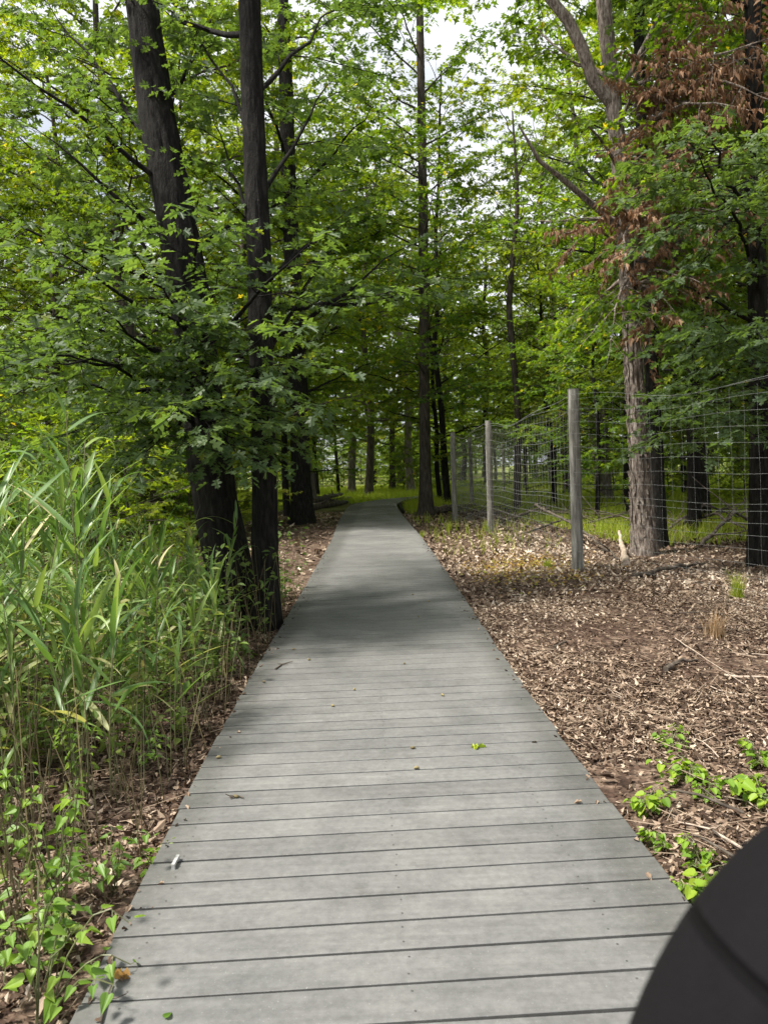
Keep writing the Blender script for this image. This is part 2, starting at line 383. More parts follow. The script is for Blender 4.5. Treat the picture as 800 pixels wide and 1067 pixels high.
def add_sticks(geo, A, B, r0, r1, mat=1, rnd=.5):
    n = len(A); d = nrm(B-A); x = nrm(np.cross(d, (.21, .33, .92))); y = np.cross(d, x)
    ang = np.array([0, 2.094, 4.189]); r0 = np.broadcast_to(r0, (n,)); r1 = np.broadcast_to(r1, (n,))
    ring = x[:, None]*np.cos(ang)[None, :, None]+y[:, None]*np.sin(ang)[None, :, None]
    V = np.concatenate([A[:, None]+ring*r0[:, None, None], B[:, None]+ring*r1[:, None, None]], 1)
    f = np.array([[0, 1, 4, 3], [1, 2, 5, 4], [2, 0, 3, 5]])
    geo.add(V, (f[None]+(np.arange(n)*6)[:, None, None]).reshape(-1, 4), mat, rnd)

# ------------------------------------------------------------------ trees
class Tree:
    def __init__(s, seed, T=T_MID, leaf=.13, tw=.15, per=6, twl=(.22, .42), sec=.36, droop=.18, flat=.35, rshift=0):
        s.r = RS(seed); s.trunk = Geo(); s.wood = Geo(); s.A = []; s.D = []; s.L = []
        s.T, s.leaf, s.tw, s.per, s.twl, s.sec, s.droop, s.flat, s.rshift = T, leaf, tw, per, twl, sec, droop, flat, rshift
    def stem(s, pts, rads, sides=14, furrow=0.0, step=None, flare=0.0, mat=0, strips=False):
        pts = np.asarray(pts, float); d = np.r_[0, np.cumsum(np.linalg.norm(np.diff(pts, axis=0), axis=1))]
        step = step or .25; m = max(4, int(d[-1]/step)); u = np.linspace(0, d[-1], m)
        # smooth interpolation
        P = np.stack([np.interp(u, d, pts[:, k]) for k in range(3)], -1)
        for _ in range(int(.6/step)): P[1:-1] = .25*P[:-2]+.5*P[1:-1]+.25*P[2:]
        R = np.interp(u, d, rads)
        z = np.zeros(m)
        t = nrm(np.gradient(P, axis=0)); U = nrm(np.cross(t, (0, 1, 0.05))); V = np.cross(U, t)
        a = np.linspace(0, 2*np.pi, sides, endpoint=False); A, UU = np.meshgrid(a, u)
        k = 7*max(1, R[0]/.12)
        q = np.stack([np.cos(A)*k*.5, np.sin(A)*k*.5, UU*1.3+s.r.uniform(50)], -1)
        q2 = np.stack([np.cos(A)*k*1.3, np.sin(A)*k*1.3, UU*3.2+s.r.uniform(50)], -1)
        rid = 1-np.abs(vnoise(q2, 7)*2-1)*1.0
        RR = R[:, None]*(1+.14*(vnoise(q*.35, 3)-.5)+furrow*(rid-.6)+furrow*.7*(vnoise(q2*2.1, 9)-.5))
        if flare: RR *= 1+flare*np.exp(-UU/.28)*(1+.55*np.sin(A*4+1.3)+.3*np.sin(A*7))
        W = P[:, None]+RR[..., None]*(U[:, None]*np.cos(A)[..., None]+V[:, None]*np.sin(A)[..., None])
        s.trunk.add(W, grid_faces(m, sides, True), mat)
        s.P, s.R, s.u = P, R, u
    def limb(s, p0, p1, r0, wander=.12, arch=.0, foliage=True, t0=.2, sec_len=None, in_wood=False, k2=1.0, fine=True):
        p0 = np.asarray(p0, float); p1 = np.asarray(p1, float); L = np.linalg.norm(p1-p0); n = max(4, int(L/.35)+3)
        t = np.linspace(0, 1, n); P = p0+(p1-p0)*t[:, None]
        wv = np.cumsum(s.r.normal(0, 1, (n, 3)), 0); wv -= wv[0]; wv -= wv[-1]*t[:, None]
        P = P+wv*wander*L/n; P[:, 2] += arch*L*np.sin(t*np.pi)
        (s.wood if in_wood else s.trunk).tube(P, r0*(1-t*.82)+.003, 7 if r0 > .03 else 5, 1 if in_wood else 0, cap=False)
        if not foliage: return P
        d = nrm(P[-1]-P[0]); sd = nrm(np.cross(d, (0, 0, 1))+1e-4); up = np.cross(sd, d)
        ns = max(2, int(L*(1-t0)/(.26/k2)))
        sl_ = sec_len or min(1.5, .42*L+.25)
        side = 1
        for i in range(ns):
            tt = t0+(1-t0)*(i+s.r.uniform(.1, .9))/ns; side = -side
            b = np.array([np.interp(tt, t, P[:, k]) for k in range(3)])
            l2 = sl_*(1.1-.7*tt)*s.r.uniform(.65, 1.2)
            ang = rad(s.r.uniform(35, 75)); dd = d*math.cos(ang)+(sd*side*s.r.uniform(.6, 1)+up*s.r.normal(0, s.flat))*math.sin(ang)
            s.second(b, nrm(dd), l2, max(.004, r0*.35*(1-tt*.7)))
        s.second(P[-1], d, sl_*.6, .005)
        return P
    def second(s, b, d, L, r):
        n = max(3, int(L/.3)+2); t = np.linspace(0, 1, n)
        P = b+d*L*t[:, None]; P[:, 2] -= s.droop*L*t**2
        P[1:] += s.r.normal(0, .03*L, (n-1, 3))
        s.wood.tube(P, r*(1-.75*t)+.0015, 4, 1, cap=False)
        m = max(2, int(L/s.tw)); tt = (np.arange(m)+s.r.uniform(0, 1, m))/m
        tt = .12+.88*tt
        B = np.stack([np.interp(tt, t, P[:, k]) for k in range(3)], -1)
        sd = nrm(np.cross(d, (0, 0, 1))+1e-4); sg = np.where(np.arange(m) % 2, 1, -1)[:, None]
        D = nrm(d*.8+sd*sg*s.r.uniform(.3, 1, (m, 1))+s.r.normal(0, .3, (m, 3))*np.array([1, 1, .8]))
        s.A.append(B); s.D.append(D); s.L.append(s.r.uniform(s.twl[0], s.twl[1], m))
        s.A.append(P[-1:]); s.D.append(d[None]); s.L.append(np.array([s.twl[1]]))
    def fork(s, h, az, L, el, r, **k):
        p0 = np.array([np.interp(h, s.P[:, 2]-s.P[0, 2], s.P[:, j]) for j in range(3)])
        d = np.array([math.cos(az)*math.cos(el), math.sin(az)*math.cos(el), math.sin(el)])
        return s.limb(p0, p0+d*L, r, **k)
    def crown(s, mats, name='crown', parent=None, drop=None):
        if s.A:
            A = np.concatenate(s.A); D = np.concatenate(s.D); L = np.concatenate(s.L)
            if drop is not None: k = drop(A); A, D, L = A[k], D[k], L[k]
            B = A+D*L[:, None]; B[:, 2] -= .12*L
            add_sticks(s.wood, A, B, .0035, .0015)
            k = s.per; n = len(A)
            tt = (np.arange(k)+.6)/k
            P = (A[:, None]+(B-A)[:, None]*tt[None, :, None]).reshape(-1, 3)
            dd = np.repeat(nrm(B-A), k, 0); sd = nrm(np.cross(dd, (0, 0, 1))+1e-4)
            sg = np.tile(np.where(np.arange(k) % 2, 1., -1.), n)[:, None]
            N = len(P)
            LD = nrm(dd*s.r.uniform(.3, .9, (N, 1))+sd*sg+s.r.normal(0, .3, (N, 3))+np.array([0, 0, -.25]))
            UP = nrm(np.array([0, 0, 1.])+s.r.normal(0, .42, (N, 3)))
            S = s.leaf*s.r.uniform(.6, 1.25, N)
            cl_ = vnoise(P*.9, 4)                         # leaf age differs between boughs
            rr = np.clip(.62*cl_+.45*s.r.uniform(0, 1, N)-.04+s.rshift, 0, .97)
            rr = np.where(s.r.uniform(0, 1, N) < .008, 1.0, rr)
            add_leaves(s.wood, s.T, P+LD*.01, LD, UP, S, rr, 0)
        return obj(name, s.wood, mats, parent)

def make_tree(name, seed, H, base, rad_, rt, T, leaf, tw, per, nl, mats, bark, lean=0.0, low=None, k2=1.0, twl=(.22, .42), top=True):
    """a forest tree: trunk with wandering stem, whorls of limbs, foliage through the crown"""
    s = Tree(seed, T, leaf, tw, per, twl); r = s.r
    n = 9; zz = np.linspace(0, 1, n)
    wx = np.cumsum(r.normal(0, .012*H, n)); wy = np.cumsum(r.normal(0, .012*H, n)); wx -= wx[0]; wy -= wy[0]
    pts = np.stack([wx+lean*H*zz, wy, zz*H], -1); pts[0, 2] = -.15
    s.stem(pts, rt*(1-.8*np.linspace(0, 1, n)), 12, .06, .3, .5)
    for i in range(nl):
        t = (i+r.uniform(0, 1))/nl; h = base+(H-base)*t**.9
        prof = math.sin(math.pi*min(1, .22+.74*t))**.7
        L = rad_*prof*r.uniform(.65, 1.15)
        s.fork(h, i*2.4+r.uniform(-.5, .5), L, rad(r.uniform(-6, 26)+34*t), max(.012, rt*.26*(1-.6*t)), k2=k2)
    root = empty(name)
    obj('trunk', s.trunk, [bark], root, True)
    s.crown([mats, bark], parent=root)
    return root

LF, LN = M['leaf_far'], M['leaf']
PROT = [
 make_tree('forest_tree', 11, 17, 2.6, 4.4, .19, T_MID, .155, .22, 7, 38, LN, M['bark']),
 make_tree('forest_tree', 12, 15, 2.2, 4.0, .15, T_MID, .15, .22, 7, 34, LN, M['bark_dark']),
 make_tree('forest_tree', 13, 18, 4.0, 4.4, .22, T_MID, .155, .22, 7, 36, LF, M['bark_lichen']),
 make_tree('forest_tree', 14, 14, 1.6, 4.0, .12, T_MID, .15, .22, 7, 36, LN, M['bark_dark'], .04),
]
FARP = [
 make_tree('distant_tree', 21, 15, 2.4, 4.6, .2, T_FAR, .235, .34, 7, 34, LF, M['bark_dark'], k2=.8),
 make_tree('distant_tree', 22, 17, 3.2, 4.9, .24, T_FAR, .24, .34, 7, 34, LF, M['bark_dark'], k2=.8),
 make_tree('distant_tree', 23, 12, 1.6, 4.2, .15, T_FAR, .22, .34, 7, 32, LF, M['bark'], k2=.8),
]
SAP = [
 make_tree('sapling', 31, 5.0, .5, 1.9, .035, T_MID, .12, .2, 5, 18, LN, M['bark']),
 make_tree('sapling', 32, 3.6, .3, 1.6, .03, T_MID, .12, .2, 5, 16, LN, M['bark']),
 make_tree('sapling', 33, 6.5, 1.2, 2.2, .045, T_MID, .13, .22, 5, 20, LF, M['bark']),
]
SHR = [
 make_tree('shrub', 35, 2.6, .12, 1.5, .03, T_MID, .13, .16, 6, 24, LN, M['bark'], top=False),
 make_tree('shrub', 36, 1.9, .08, 1.3, .025, T_MID, .12, .16, 6, 22, LF, M['bark'], top=False),
]
used = set()
def place(proto, x, y, rz, sc_, label, cat, group, name=None):
    if proto.name not in used: o = proto; used.add(proto.name)
    else: o = copy_tree(proto)
    if name: o.name = name
    o.location = (x, y, float(gh(x, y))-.03); o.rotation_euler = (0, 0, rz); o.scale = (sc_,)*3
    if 'kind' in o: del o['kind']
    tag(o, label, cat, group); return o
rr = RS(77)
# trees whose trunks can be told apart, from their foot in the photograph
C = lambda px, py: gpt(px, py)
K = [
 (1, (722, 531), 2.1, .95, 'tree behind the wire fence, right of the pale shaggy tree'),
 (1, (389, 508), .4, 1.2, 'dark tree standing straight behind the far end of the boardwalk'),
 (3, (353, 515), 2.5, .9, 'thin dark tree left of the far end of the boardwalk'),
 (3, (331, 519), 4.4, 1.1, 'leaning dark tree behind the pile of logs left of the boardwalk'),
 (1, (547, 512), 3.3, .72, 'dark tree in the sunlit grass behind the gap between the first two fence posts'),
 (3, (622, 545), 5.4, .5, 'small leaning dark tree just behind the nearest fence post'),
 (0, (418, 506), 5.0, 1.1, 'dark tree far back between the boardwalk end and the slender roadside tree'),
]
occ = []
for k, p, rz, sc_, lab in K:
    q = C(*p); place(PROT[k], q[0], q[1], rz, sc_, lab, 'tree', None, 'forest_tree'); occ.append(q[:2])
for i, (x, y, k, sc_) in enumerate([(-3.9, 18.5, 0, .95), (-4.4, 27.5, 0, 1.0), (8.0, 27.5, 2, .95), (-3.0, 32.5, 2, 1.0), (8.2, 34, 0, 1.0), (-6.0, 20.5, 0, 1.0), (-.8, 41, 0, 1.15), (1.6, 44, 2, 1.1), (11, 39, 2, 1.0), (6.9, 22.0, 3, .62), (5.9, 14.6, 1, .85), (8.2, 13.2, 0, .85), (7.4, 17.6, 3, .95), (-3.1, 24.6, 1, .78), (2.3, 31, 1, .75), (-3.2, 29.6, 3, .9), (-1.9, 46, 2, 1.1), (.6, 49, 0, 1.1), (6.3, 19.6, 1, .6), (9.8, 19.2, 0, .9), (5.5, 24.9, 1, .62), (12, 24, 0, 1.0), (8.0, 6.4, 1, .8), (10.5, 3.2, 0, .85), (9.8, 9.4, 3, .9), (-5.4, 34, 0, 1.0)]):
    place(PROT[k], x, y, 1.3*i, sc_, *(('leafy woodland tree among others left of the boardwalk beyond the reeds', 'tree', 'woodland trees left of the boardwalk') if x < 0 else ('leafy dark-trunked tree among others in the woods behind the wire fence', 'tree', 'woodland trees behind the fence')) , 'forest_tree')
    occ.append(np.array([x, y]))
def free(x, y, dmin):
    for p in occ:
        if (p[0]-x)**2+(p[1]-y)**2 < dmin*dmin: return False
    return True
NEAR_OCC = [(-2.33, 21.8), (3.88, 11.4), (4.1, 12.0), (5.05, 10.2), (-1.4, 7.5)]
occ += [np.array(p) for p in NEAR_OCC]
fence_pts = [(4.3, 5.2), (2.5, 9.94), (2.24, 16.2), (1.89, 20.45), (2.99, 25.94), (5.82, 37.05), (10, 46)]
def fence_x(y): return np.interp(y, [p[1] for p in fence_pts], [p[0] for p in fence_pts])
def scatter(n, ylo, yhi, protos, dmin, scr, labs, left=True, right=True, spread=.58, seed=0, keep=None, cat='tree', name=None):
    r = RS(seed); c = 0; tries = 0
    while c < n and tries < 6000:
        tries += 1
        y = math.sqrt(r.uniform(ylo**2, yhi**2)); x = r.uniform(-spread*y-3, spread*y+3)
        pc, _ = on_path(min(seg[-1]-1, y+3)); 
        if y < 60:
            dd = np.min((cl[:, 0]-x)**2+(cl[:, 1]-y)**2)
            if dd < 2.6**2: continue
        if x < 0 and not left or x > 0 and not right: continue
        if abs(x-fence_x(y)) < 1.1 and y < 40: continue
        if keep and not keep(x, y): continue
        if not free(x, y, dmin): continue
        if .09 < x/y < .36 and y < 46 and cat == 'tree': continue
        occ.append(np.array([x, y])); p = protos[c % len(protos)]
        lab, grp = labs(x, y)
        place(p, x, y, r.uniform(0, 6.28), r.uniform(*scr), lab, cat, grp, name); c += 1
def labs_near(x, y):
    if x < 0: return 'leafy woodland tree among others left of the boardwalk beyond the reeds', 'woodland trees left of the boardwalk'
    return 'leafy dark-trunked tree among others in the woods behind the wire fence', 'woodland trees behind the fence'
def labs_far(x, y): return 'distant sunlit tree in the far woods closing the view beyond the boardwalk bend', 'distant trees of the far woods'
scatter(9, 11.5, 30, PROT, 3.0, (.85, 1.1), labs_near, left=False, seed=3)
scatter(9, 17, 34, PROT, 3.4, (.8, 1.05), labs_near, right=False, seed=4, keep=lambda x, y: x < -3.2)
scatter(20, 36, 60, FARP+PROT[:1], 4.2, (.85, 1.15), labs_far, seed=5, spread=.55, name='distant_tree')
scatter(34, 60, 120, FARP, 5.5, (.9, 1.3), labs_far, seed=6, spread=.5, name='distant_tree')
def labs_sap(x, y):
    if x < 0: return 'young leafy sapling growing under the trees left of the boardwalk', 'saplings under the left woodland'
    return 'young leafy sapling growing under the trees behind the wire fence', 'saplings behind the fence'
scatter(12, 11, 34, SAP, 1.8, (.8, 1.3), labs_sap, left=False, seed=8, cat='sapling', keep=lambda x, y: x > fence_x(y)+1.5, name='sapling')
scatter(12, 12, 34, SAP, 1.8, (.8, 1.3), labs_sap, right=False, seed=9, cat='sapling', keep=lambda x, y: x < -3.0 and x < -.1*y, name='sapling')

def labs_shr(x, y):
    if y > 36: return 'leafy shrub in the far undergrowth beneath the distant trees', 'shrubs of the far undergrowth'
    if x < 0: return 'dense leafy shrub growing behind the reeds left of the boardwalk', 'shrubs behind the reeds'
    return 'leafy shrub growing under the trees behind the wire fence', 'shrubs behind the fence'
scatter(16, 9.5, 22, SHR, 1.3, (.9, 1.35), labs_shr, right=False, seed=12, cat='shrub', keep=lambda x, y: x < -3.4 and x < -.22*y, name='shrub')
scatter(8, 22, 36, SHR, 1.5, (.8, 1.1), labs_shr, left=False, seed=13, cat='shrub', keep=lambda x, y: x > fence_x(y)+3, name='shrub')
scatter(52, 44, 75, SHR, 1.4, (1.0, 1.8), labs_shr, seed=14, cat='shrub', spread=.5, name='shrub')
scatter(50, 75, 125, SHR, 1.5, (1.6, 2.6), labs_shr, seed=15, cat='shrub', spread=.45, name='shrub')

# ---- near pair of trunks on the left (leaning one, straight one)
def near_tree(name, label, pix, Y0, widths, bark, seed, limbs, leafT=T_OAK, leaf=.115, foot=None, mats=None, sides=56, tops=None, furrow=.13, tw=.12, k2=1.35, ups=8, rshift=0, flare=.35):
    s = Tree(seed, leafT, leaf, tw, 6, (.2, .36), rshift=rshift)
    f0 = gpt(*foot); pts = [np.array([f0[0], f0[1], -.12])]
    for (x, y, dY) in pix: pts.append(at(x, y, f0[1]+dY))
    if tops: pts += [pts[-1]+np.array(tops)]
    d = [0]+list(np.cumsum([np.linalg.norm(b-a) for a, b in zip(pts, pts[1:])]))
    s.stem(pts, np.array(widths)[:len(pts)]/2, sides, furrow, .05, flare)
    root = empty(name, (f0[0], f0[1], 0)); off = Vector((f0[0], f0[1], 0))
    for l in limbs:
        p0, p1, r0 = l[0], l[1], l[2]; kw = l[3] if len(l) > 3 else {}
        h = p0; q0 = np.array([np.interp(h, s.P[:, 2], s.P[:, j]) for j in range(3)])
        s.limb(q0, np.asarray(p1), r0, k2=k2, **kw)
    for i in range(ups):
        h = s.r.uniform(s.P[-1, 2]-3.2, s.P[-1, 2]); q0 = np.array([np.interp(h, s.P[:, 2], s.P[:, j]) for j in range(3)])
        a = i*2.4; L = s.r.uniform(1.6, 3.0); s.limb(q0, q0+np.array([math.cos(a)*L, math.sin(a)*L, L*.45]), .03, k2=.8)
    for gg in (s.trunk, s.wood):
        gg.v = [v-np.array([f0[0], f0[1], 0]) for v in gg.v]
    s.off = f0
    obj('trunk', s.trunk, [bark], root, True)
    for v in (s.A,):
        s.A = [a-np.array([f0[0], f0[1], 0]) for a in s.A]
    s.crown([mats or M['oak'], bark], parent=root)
    tag(root, label, 'tree'); return s, root
A_l = [  # height on the trunk, end point, radius
 (2.2, at(225, 300, 6.6), .03), (2.4, at(120, 330, 6.2), .03), (2.0, at(255, 400, 6.2), .025), (2.1, at(190, 420, 6.0), .03),
 (2.6, at(60, 330, 6.4), .035), (2.3, at(30, 400, 7.0), .03), (2.0, at(140, 430, 6.6), .025), (2.9, at(90, 280, 6.0), .03),
 (2.7, at(300, 275, 6.6), .03), (2.4, at(275, 350, 6.2), .02),
 (3.2, at(10, 230, 7.2), .03), (3.8, at(60, 150, 7.5), .03), (4.3, at(0, 60, 7.0), .03, dict(foliage=True)), (3.4, at(200, 230, 6.4), .02),
 (3.6, at(330, 180, 8.2), .025), (4.6, at(60, 20, 8.5), .03), (5.0, at(220, 20, 8.6), .025), (2.2, at(5, 330, 8.6), .03), (3.0, at(110, 200, 8.4), .03),
 (2.3, at(70, 380, 5.8), .025), (2.6, at(170, 300, 5.9), .02), (2.1, at(245, 470, 6.3), .012, dict(sec_len=.45)), (2.2, at(165, 460, 6.3), .02), (2.2, at(100, 440, 6.6), .02), (2.4, at(40, 370, 6.0), .02), (2.0, at(215, 440, 6.1), .015),
]
near_tree('leaning_oak_tree', 'thick dark oak trunk leaning left beside the boardwalk, behind the reeds',
 [(226, 530, 0), (213, 440, 0), (196, 300, .1), (182, 220, .15), (163, 120, .2), (147, 0, .3)], 7.5,
 [.46, .42, .40, .385, .37, .34, .30, .2], M['bark_dark'], 41, A_l, foot=(252, 648), tops=(-.35, .1, 2.6), ups=3, k2=1.15)
B_l = [
 (2.5, at(330, 280, 7.6), .025), (2.7, at(400, 270, 8.0), .03), (2.2, at(285, 455, 6.7), .012, dict(sec_len=.3)), (3.0, at(440, 300, 8.8), .03),
 (3.5, at(230, 140, 8.2), .025), (4.0, at(340, 90, 8.4), .025), (4.6, at(200, 40, 8.4), .02), (5.0, at(350, 10, 9.0), .025),
 (3.2, at(350, 230, 7.8), .02),
]
near_tree('straight_oak_tree', 'slender dark upright oak trunk right at the left edge of the boardwalk',
 [(276, 500, 0), (273, 380, 0), (270, 260, .05), (264, 120, .1), (260, 0, .1)], 7.3,
 [.27, .225, .22, .215, .205, .20, .14, .1], M['bark_dark'], 42, B_l, foot=(277, 655), tops=(0, .2, 2.6), ups=3, k2=.95, flare=.2)
near_tree('thick_oak_tree', 'stout dark oak with roots flaring beside the logs, left of the boardwalk at mid distance',
 [(313, 480, 0), (311, 400, 0), (306, 300, .1), (301, 200, .2), (297, 60, .3)], 21.8,
 [.66, .52, .50, .46, .42, .38, .26, .15], M['bark_dark'], 43,
 [(4, (-5, 21, 5.2), .05), (5, (0.2, 20.5, 5.6), .05), (6, (-5.5, 23, 8), .05), (7, (.4, 23, 8.6), .05), (8, (-5, 20, 10), .05), (9, (0, 21, 11), .05), (3.6, (-.2, 23, 4.6), .04), (3.4, (-5, 22.5, 4.4), .04), (10, (-3, 19, 12), .05)],
 T_MID, .15, foot=(315, 545), mats=M['leaf'], sides=24, tops=(0, 0, 3), tw=.2, ups=10)

near_tree('slender_tree', 'straight slender dark tree beside the boardwalk right edge just before the bend',
 [(443, 480, 0), (442, 400, 0), (441, 240, .1), (439, 120, .2), (437, 0, .3)], 23.3,
 [.46, .33, .31, .28, .24, .20, .16], M['bark'], 50,
 [(3.5, (2.9, 22, 4.2), .03), (4.5, (.2, 24.4, 5.0), .03), (5.5, (3.4, 24, 6.4), .03), (6.5, (0, 24, 7), .03), (7.5, (3, 21.5, 8), .03), (8.5, (-.8, 24, 9.2), .03), (9.5, (3, 23, 10.4), .03), (10.5, (-.5, 22, 11), .03), (8, (-1.6, 23.5, 9.6), .03), (9, (-1.9, 23, 11), .03), (10, (-1.8, 23.5, 12.4), .03), (11, (-1.7, 22.5, 13.2), .03), (12, (-1.5, 23.5, 14.4), .03), (12.5, (3.2, 23.5, 14), .03), (11, (3.6, 23.5, 12), .03), (13, (-1, 23, 15.5), .03), (13.5, (.6, 21.5, 15), .03), (7.3, (-1.6, 23.6, 8.4), .03), (4.2, (.9, 20.8, 4.8), .025), (5.4, (1.6, 21.0, 6.0), .025), (6.6, (.8, 20.9, 7.2), .025), (8.2, (1.7, 21, 9), .025), (9.8, (.7, 21, 10.6), .025), (3.4, (2.4, 21.4, 3.7), .025)],
 T_MID, .15, foot=(444, 537), mats=M['leaf'], sides=20, tops=(0, 0, 3), tw=.17, ups=12, k2=1.5)

# ---- pale shaggy tree behind the fence, with a withered brown bough
F0 = gpt(672, 582)
F_l = [
 (5.2, at(700, 150, 10.6), .05), (6.0, at(760, 60, 10.8), .05), (4.6, at(740, 300, 11), .04), (6.6, at(690, 10, 11.6), .05), (5.0, at(560, 230, 12.4), .04),
 (4.2, at(600, 330, 12), .035), (5.8, at(790, 160, 11.6), .04), (7.0, at(560, 30, 12.6), .04), (3.9, at(700, 360, 12.2), .03), 
 (4.4, at(790, 250, 10.2), .04),
 (5.6, at(680, 190, 10.0), .03), (6.2, at(670, 60, 10.6), .03), (4.2, at(690, 310, 10.2), .03), (4.4, at(640, 330, 10.2), .03), (5.6, at(600, 120, 10.6), .03),
]
s, shag = near_tree('shaggy_bark_tree', 'tall tree with pale shaggy bark and a withered brown bough behind the fence', [(666, 480, 0), (661, 400, 0), (655, 300, 0), (648, 200, 0), (637, 90, 0), (628, 0, 0)], 11.4,
 [.38, .26, .235, .23, .225, .22, .2, .15], M['bark_light'], 44, F_l, T_MID, .13, foot=(672, 582), mats=M['leaf'], sides=48, tops=(-.3, .3, 3), furrow=.13, tw=.14, ups=14, flare=.2)
# peeling bark strips and the forked limb
rs = RS(9); bs = Geo(); off = np.array([F0[0], F0[1], 0])
for i in range(230):
    h = rs.uniform(.1, 4.2); a = rs.uniform(0, 6.28); L = rs.uniform(.12, .45); wd = rs.uniform(.012, .03)
    c = np.array([np.interp(h, s.P[:, 2], s.P[:, j]) for j in range(3)]); R = np.interp(h, s.P[:, 2], s.R)
    o_ = np.array([math.cos(a), math.sin(a), 0]); tn = np.array([-math.sin(a), math.cos(a), 0])
    V = []
    for k in range(5):
        t = k/4; lift = .012+rs.uniform(.004, .018)*(2*t-1)**2*2; zc = h+(t-.5)*L
        cc = np.array([np.interp(zc, s.P[:, 2], s.P[:, j]) for j in range(3)])+o_*(R*1.0+lift)
        w_ = wd*(1-.5*abs(2*t-1))
        V += [cc-tn*w_, cc+tn*w_, cc+tn*w_*.8-o_*.012, cc-tn*w_*.8-o_*.012]
    bs.add(np.array(V)-off, grid_faces(5, 4, True), 0)
obj('peeling_bark', bs, M['bark_light'], shag)
fl = Tree(45, T_MID, .13, .2, 5)
q0 = np.array([np.interp(at(628, 108, 11.4)[2], s.P[:, 2], s.P[:, j]) for j in range(3)])
P = np.array([q0, at(618, 85, 11.4), at(606, 50, 11.4), at(592, 22, 11.4), at(570, -5, 11.5), at(560, -60, 11.6)])
fl.trunk.tube(P-off, np.array([.10, .09, .085, .08, .075, .06]), 10)
P = np.array([at(642, 235, 11.4), at(590, 190, 11.0), at(562, 168, 10.8), at(540, 130, 10.7)]); q1 = P[0]
fl.trunk.tube(P-off, np.array([.05, .04, .03, .012]), 8)
P = np.array([at(652, 330, 11.4), at(700, 240, 11), at(770, 215, 10.6)])
fl.trunk.tube(P-off, np.array([.05, .035, .012]), 8)
obj('forked_limb', fl.trunk, [M['bark_light']], shag, True)
dl = Tree(46, T_WITH, .08, .15, 5, (.14, .32), droop=.35, flat=.8)
for (a, b, r0) in [((640, 225, 11.2), (655, 215, 10.0), .02), ((645, 240, 11.2), (690, 235, 10.2), .025), 
                   ((650, 300, 11.2), (700, 300, 10.3), .02), ((648, 270, 11.2), (735, 250, 10.2), .025), ((650, 180, 11.2), (720, 130, 10.4), .02), ((655, 150, 11.2), (745, 90, 10.2), .025),
                   ((655, 130, 11.2), (775, 50, 10.2), .025), ((660, 110, 11.2), (790, 60, 9.6), .02), ((660, 100, 11.2), (740, 20, 9.8), .02), ((650, 200, 11.2), (705, 190, 10.2), .02), ((655, 160, 11.2), (780, 170, 9.8), .02), ((655, 130, 11.2), (700, 60, 9.3), .02), ((655, 140, 11.2), (760, 110, 9.2), .02), ((655, 120, 11.2), (800, 40, 9.0), .02), ((655, 90, 11.2), (790, 100, 9.4), .02), ((650, 240, 11.2), (650, 255, 9.7), .02), ((650, 200, 11.2), (690, 170, 9.6), .02), ((650, 240, 11.2), (760, 220, 9.5), .02), ((660, 350, 11.2), (690, 330, 9.8), .02), ((650, 260, 11.2), (600, 240, 10.2), .02), ((650, 290, 11.2), (720, 290, 9.8), .02)]:
    dl.limb(at(*a)-off, at(*b)-off, r0, arch=.08, t0=.05, sec_len=.55, in_wood=True, k2=1.4)
dl.per = 8
dl.crown([M['dead'], M['bark_light']], 'withered_bough', shag)

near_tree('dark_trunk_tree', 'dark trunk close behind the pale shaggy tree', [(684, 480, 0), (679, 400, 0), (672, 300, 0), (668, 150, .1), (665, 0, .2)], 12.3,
 [.28, .21, .2, .19, .18, .17, .15, .12], M['bark_dark'], 47, [(4.5, (6.5, 13, 6), .04), (5.5, (3, 14, 7), .04), (6, (6.8, 12, 8), .04), (3.5, (6.6, 13.4, 3.6), .03), (3.2, (5.6, 14.6, 3.3), .03)], T_MID, .13, foot=(686, 574), mats=M['oak'], sides=24, tops=(0, .3, 3), tw=.2, ups=9)  # darker, less translucent leaves: shade of the right-hand wood put into their colour
G_l = [
 (4.4, at(742, 150, 7.2), .03), (4.0, at(730, 168, 7.4), .025), (3.0, at(745, 335, 8.2), .025), (2.9, at(790, 340, 7.6), .02), 
 (5.0, at(770, 200, 9.2), .03), (3.6, at(790, 260, 9.0), .025), (4.8, at(740, 250, 9.6), .03), (3.2, at(720, 300, 9.8), .03),
 (2.2, at(735, 420, 8.8), .02), (2.0, at(760, 440, 8.4), .02), (2.4, at(720, 400, 9.2), .02), (2.4, at(795, 400, 8.4), .02), (2.1, at(700, 450, 9.4), .015),
]
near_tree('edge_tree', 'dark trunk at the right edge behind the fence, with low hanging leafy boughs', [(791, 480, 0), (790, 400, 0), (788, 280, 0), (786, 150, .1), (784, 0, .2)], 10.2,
 [.34, .25, .24, .23, .22, .2, .18, .12], M['bark_dark'], 48, G_l, T_OAK, .115, foot=(793, 592), mats=M['oak'], sides=24, tops=(0, .3, 2.6), tw=.12, ups=8, rshift=-.1)  # dark leaf material and lowered leaf tone paint shade onto these boughs

# bare thin dead tree in the sky gap, centre right
dt = Tree(60); q = gpt(553, 520)
dt.stem([(0, 0, -.1), (.1, 0, 3), (-.1, 0, 6), (.25, 0, 9), (.15, 0, 11.5)], [.11, .10, .085, .06, .02], 10, .05)
for i in range(26):
    h = dt.r.uniform(4, 11); dt.fork(h, dt.r.uniform(0, 6.28), dt.r.uniform(.6, 2.0), rad(dt.r.uniform(40, 72)), .018, foliage=False, wander=.3)
o = obj('bare_tree', dt.trunk, [M['bark']], None, True); o.location = (3.9, 22.5, 0)
tag(o, 'thin bare dead tree with upright twigs showing against the gap of sky', 'tree')

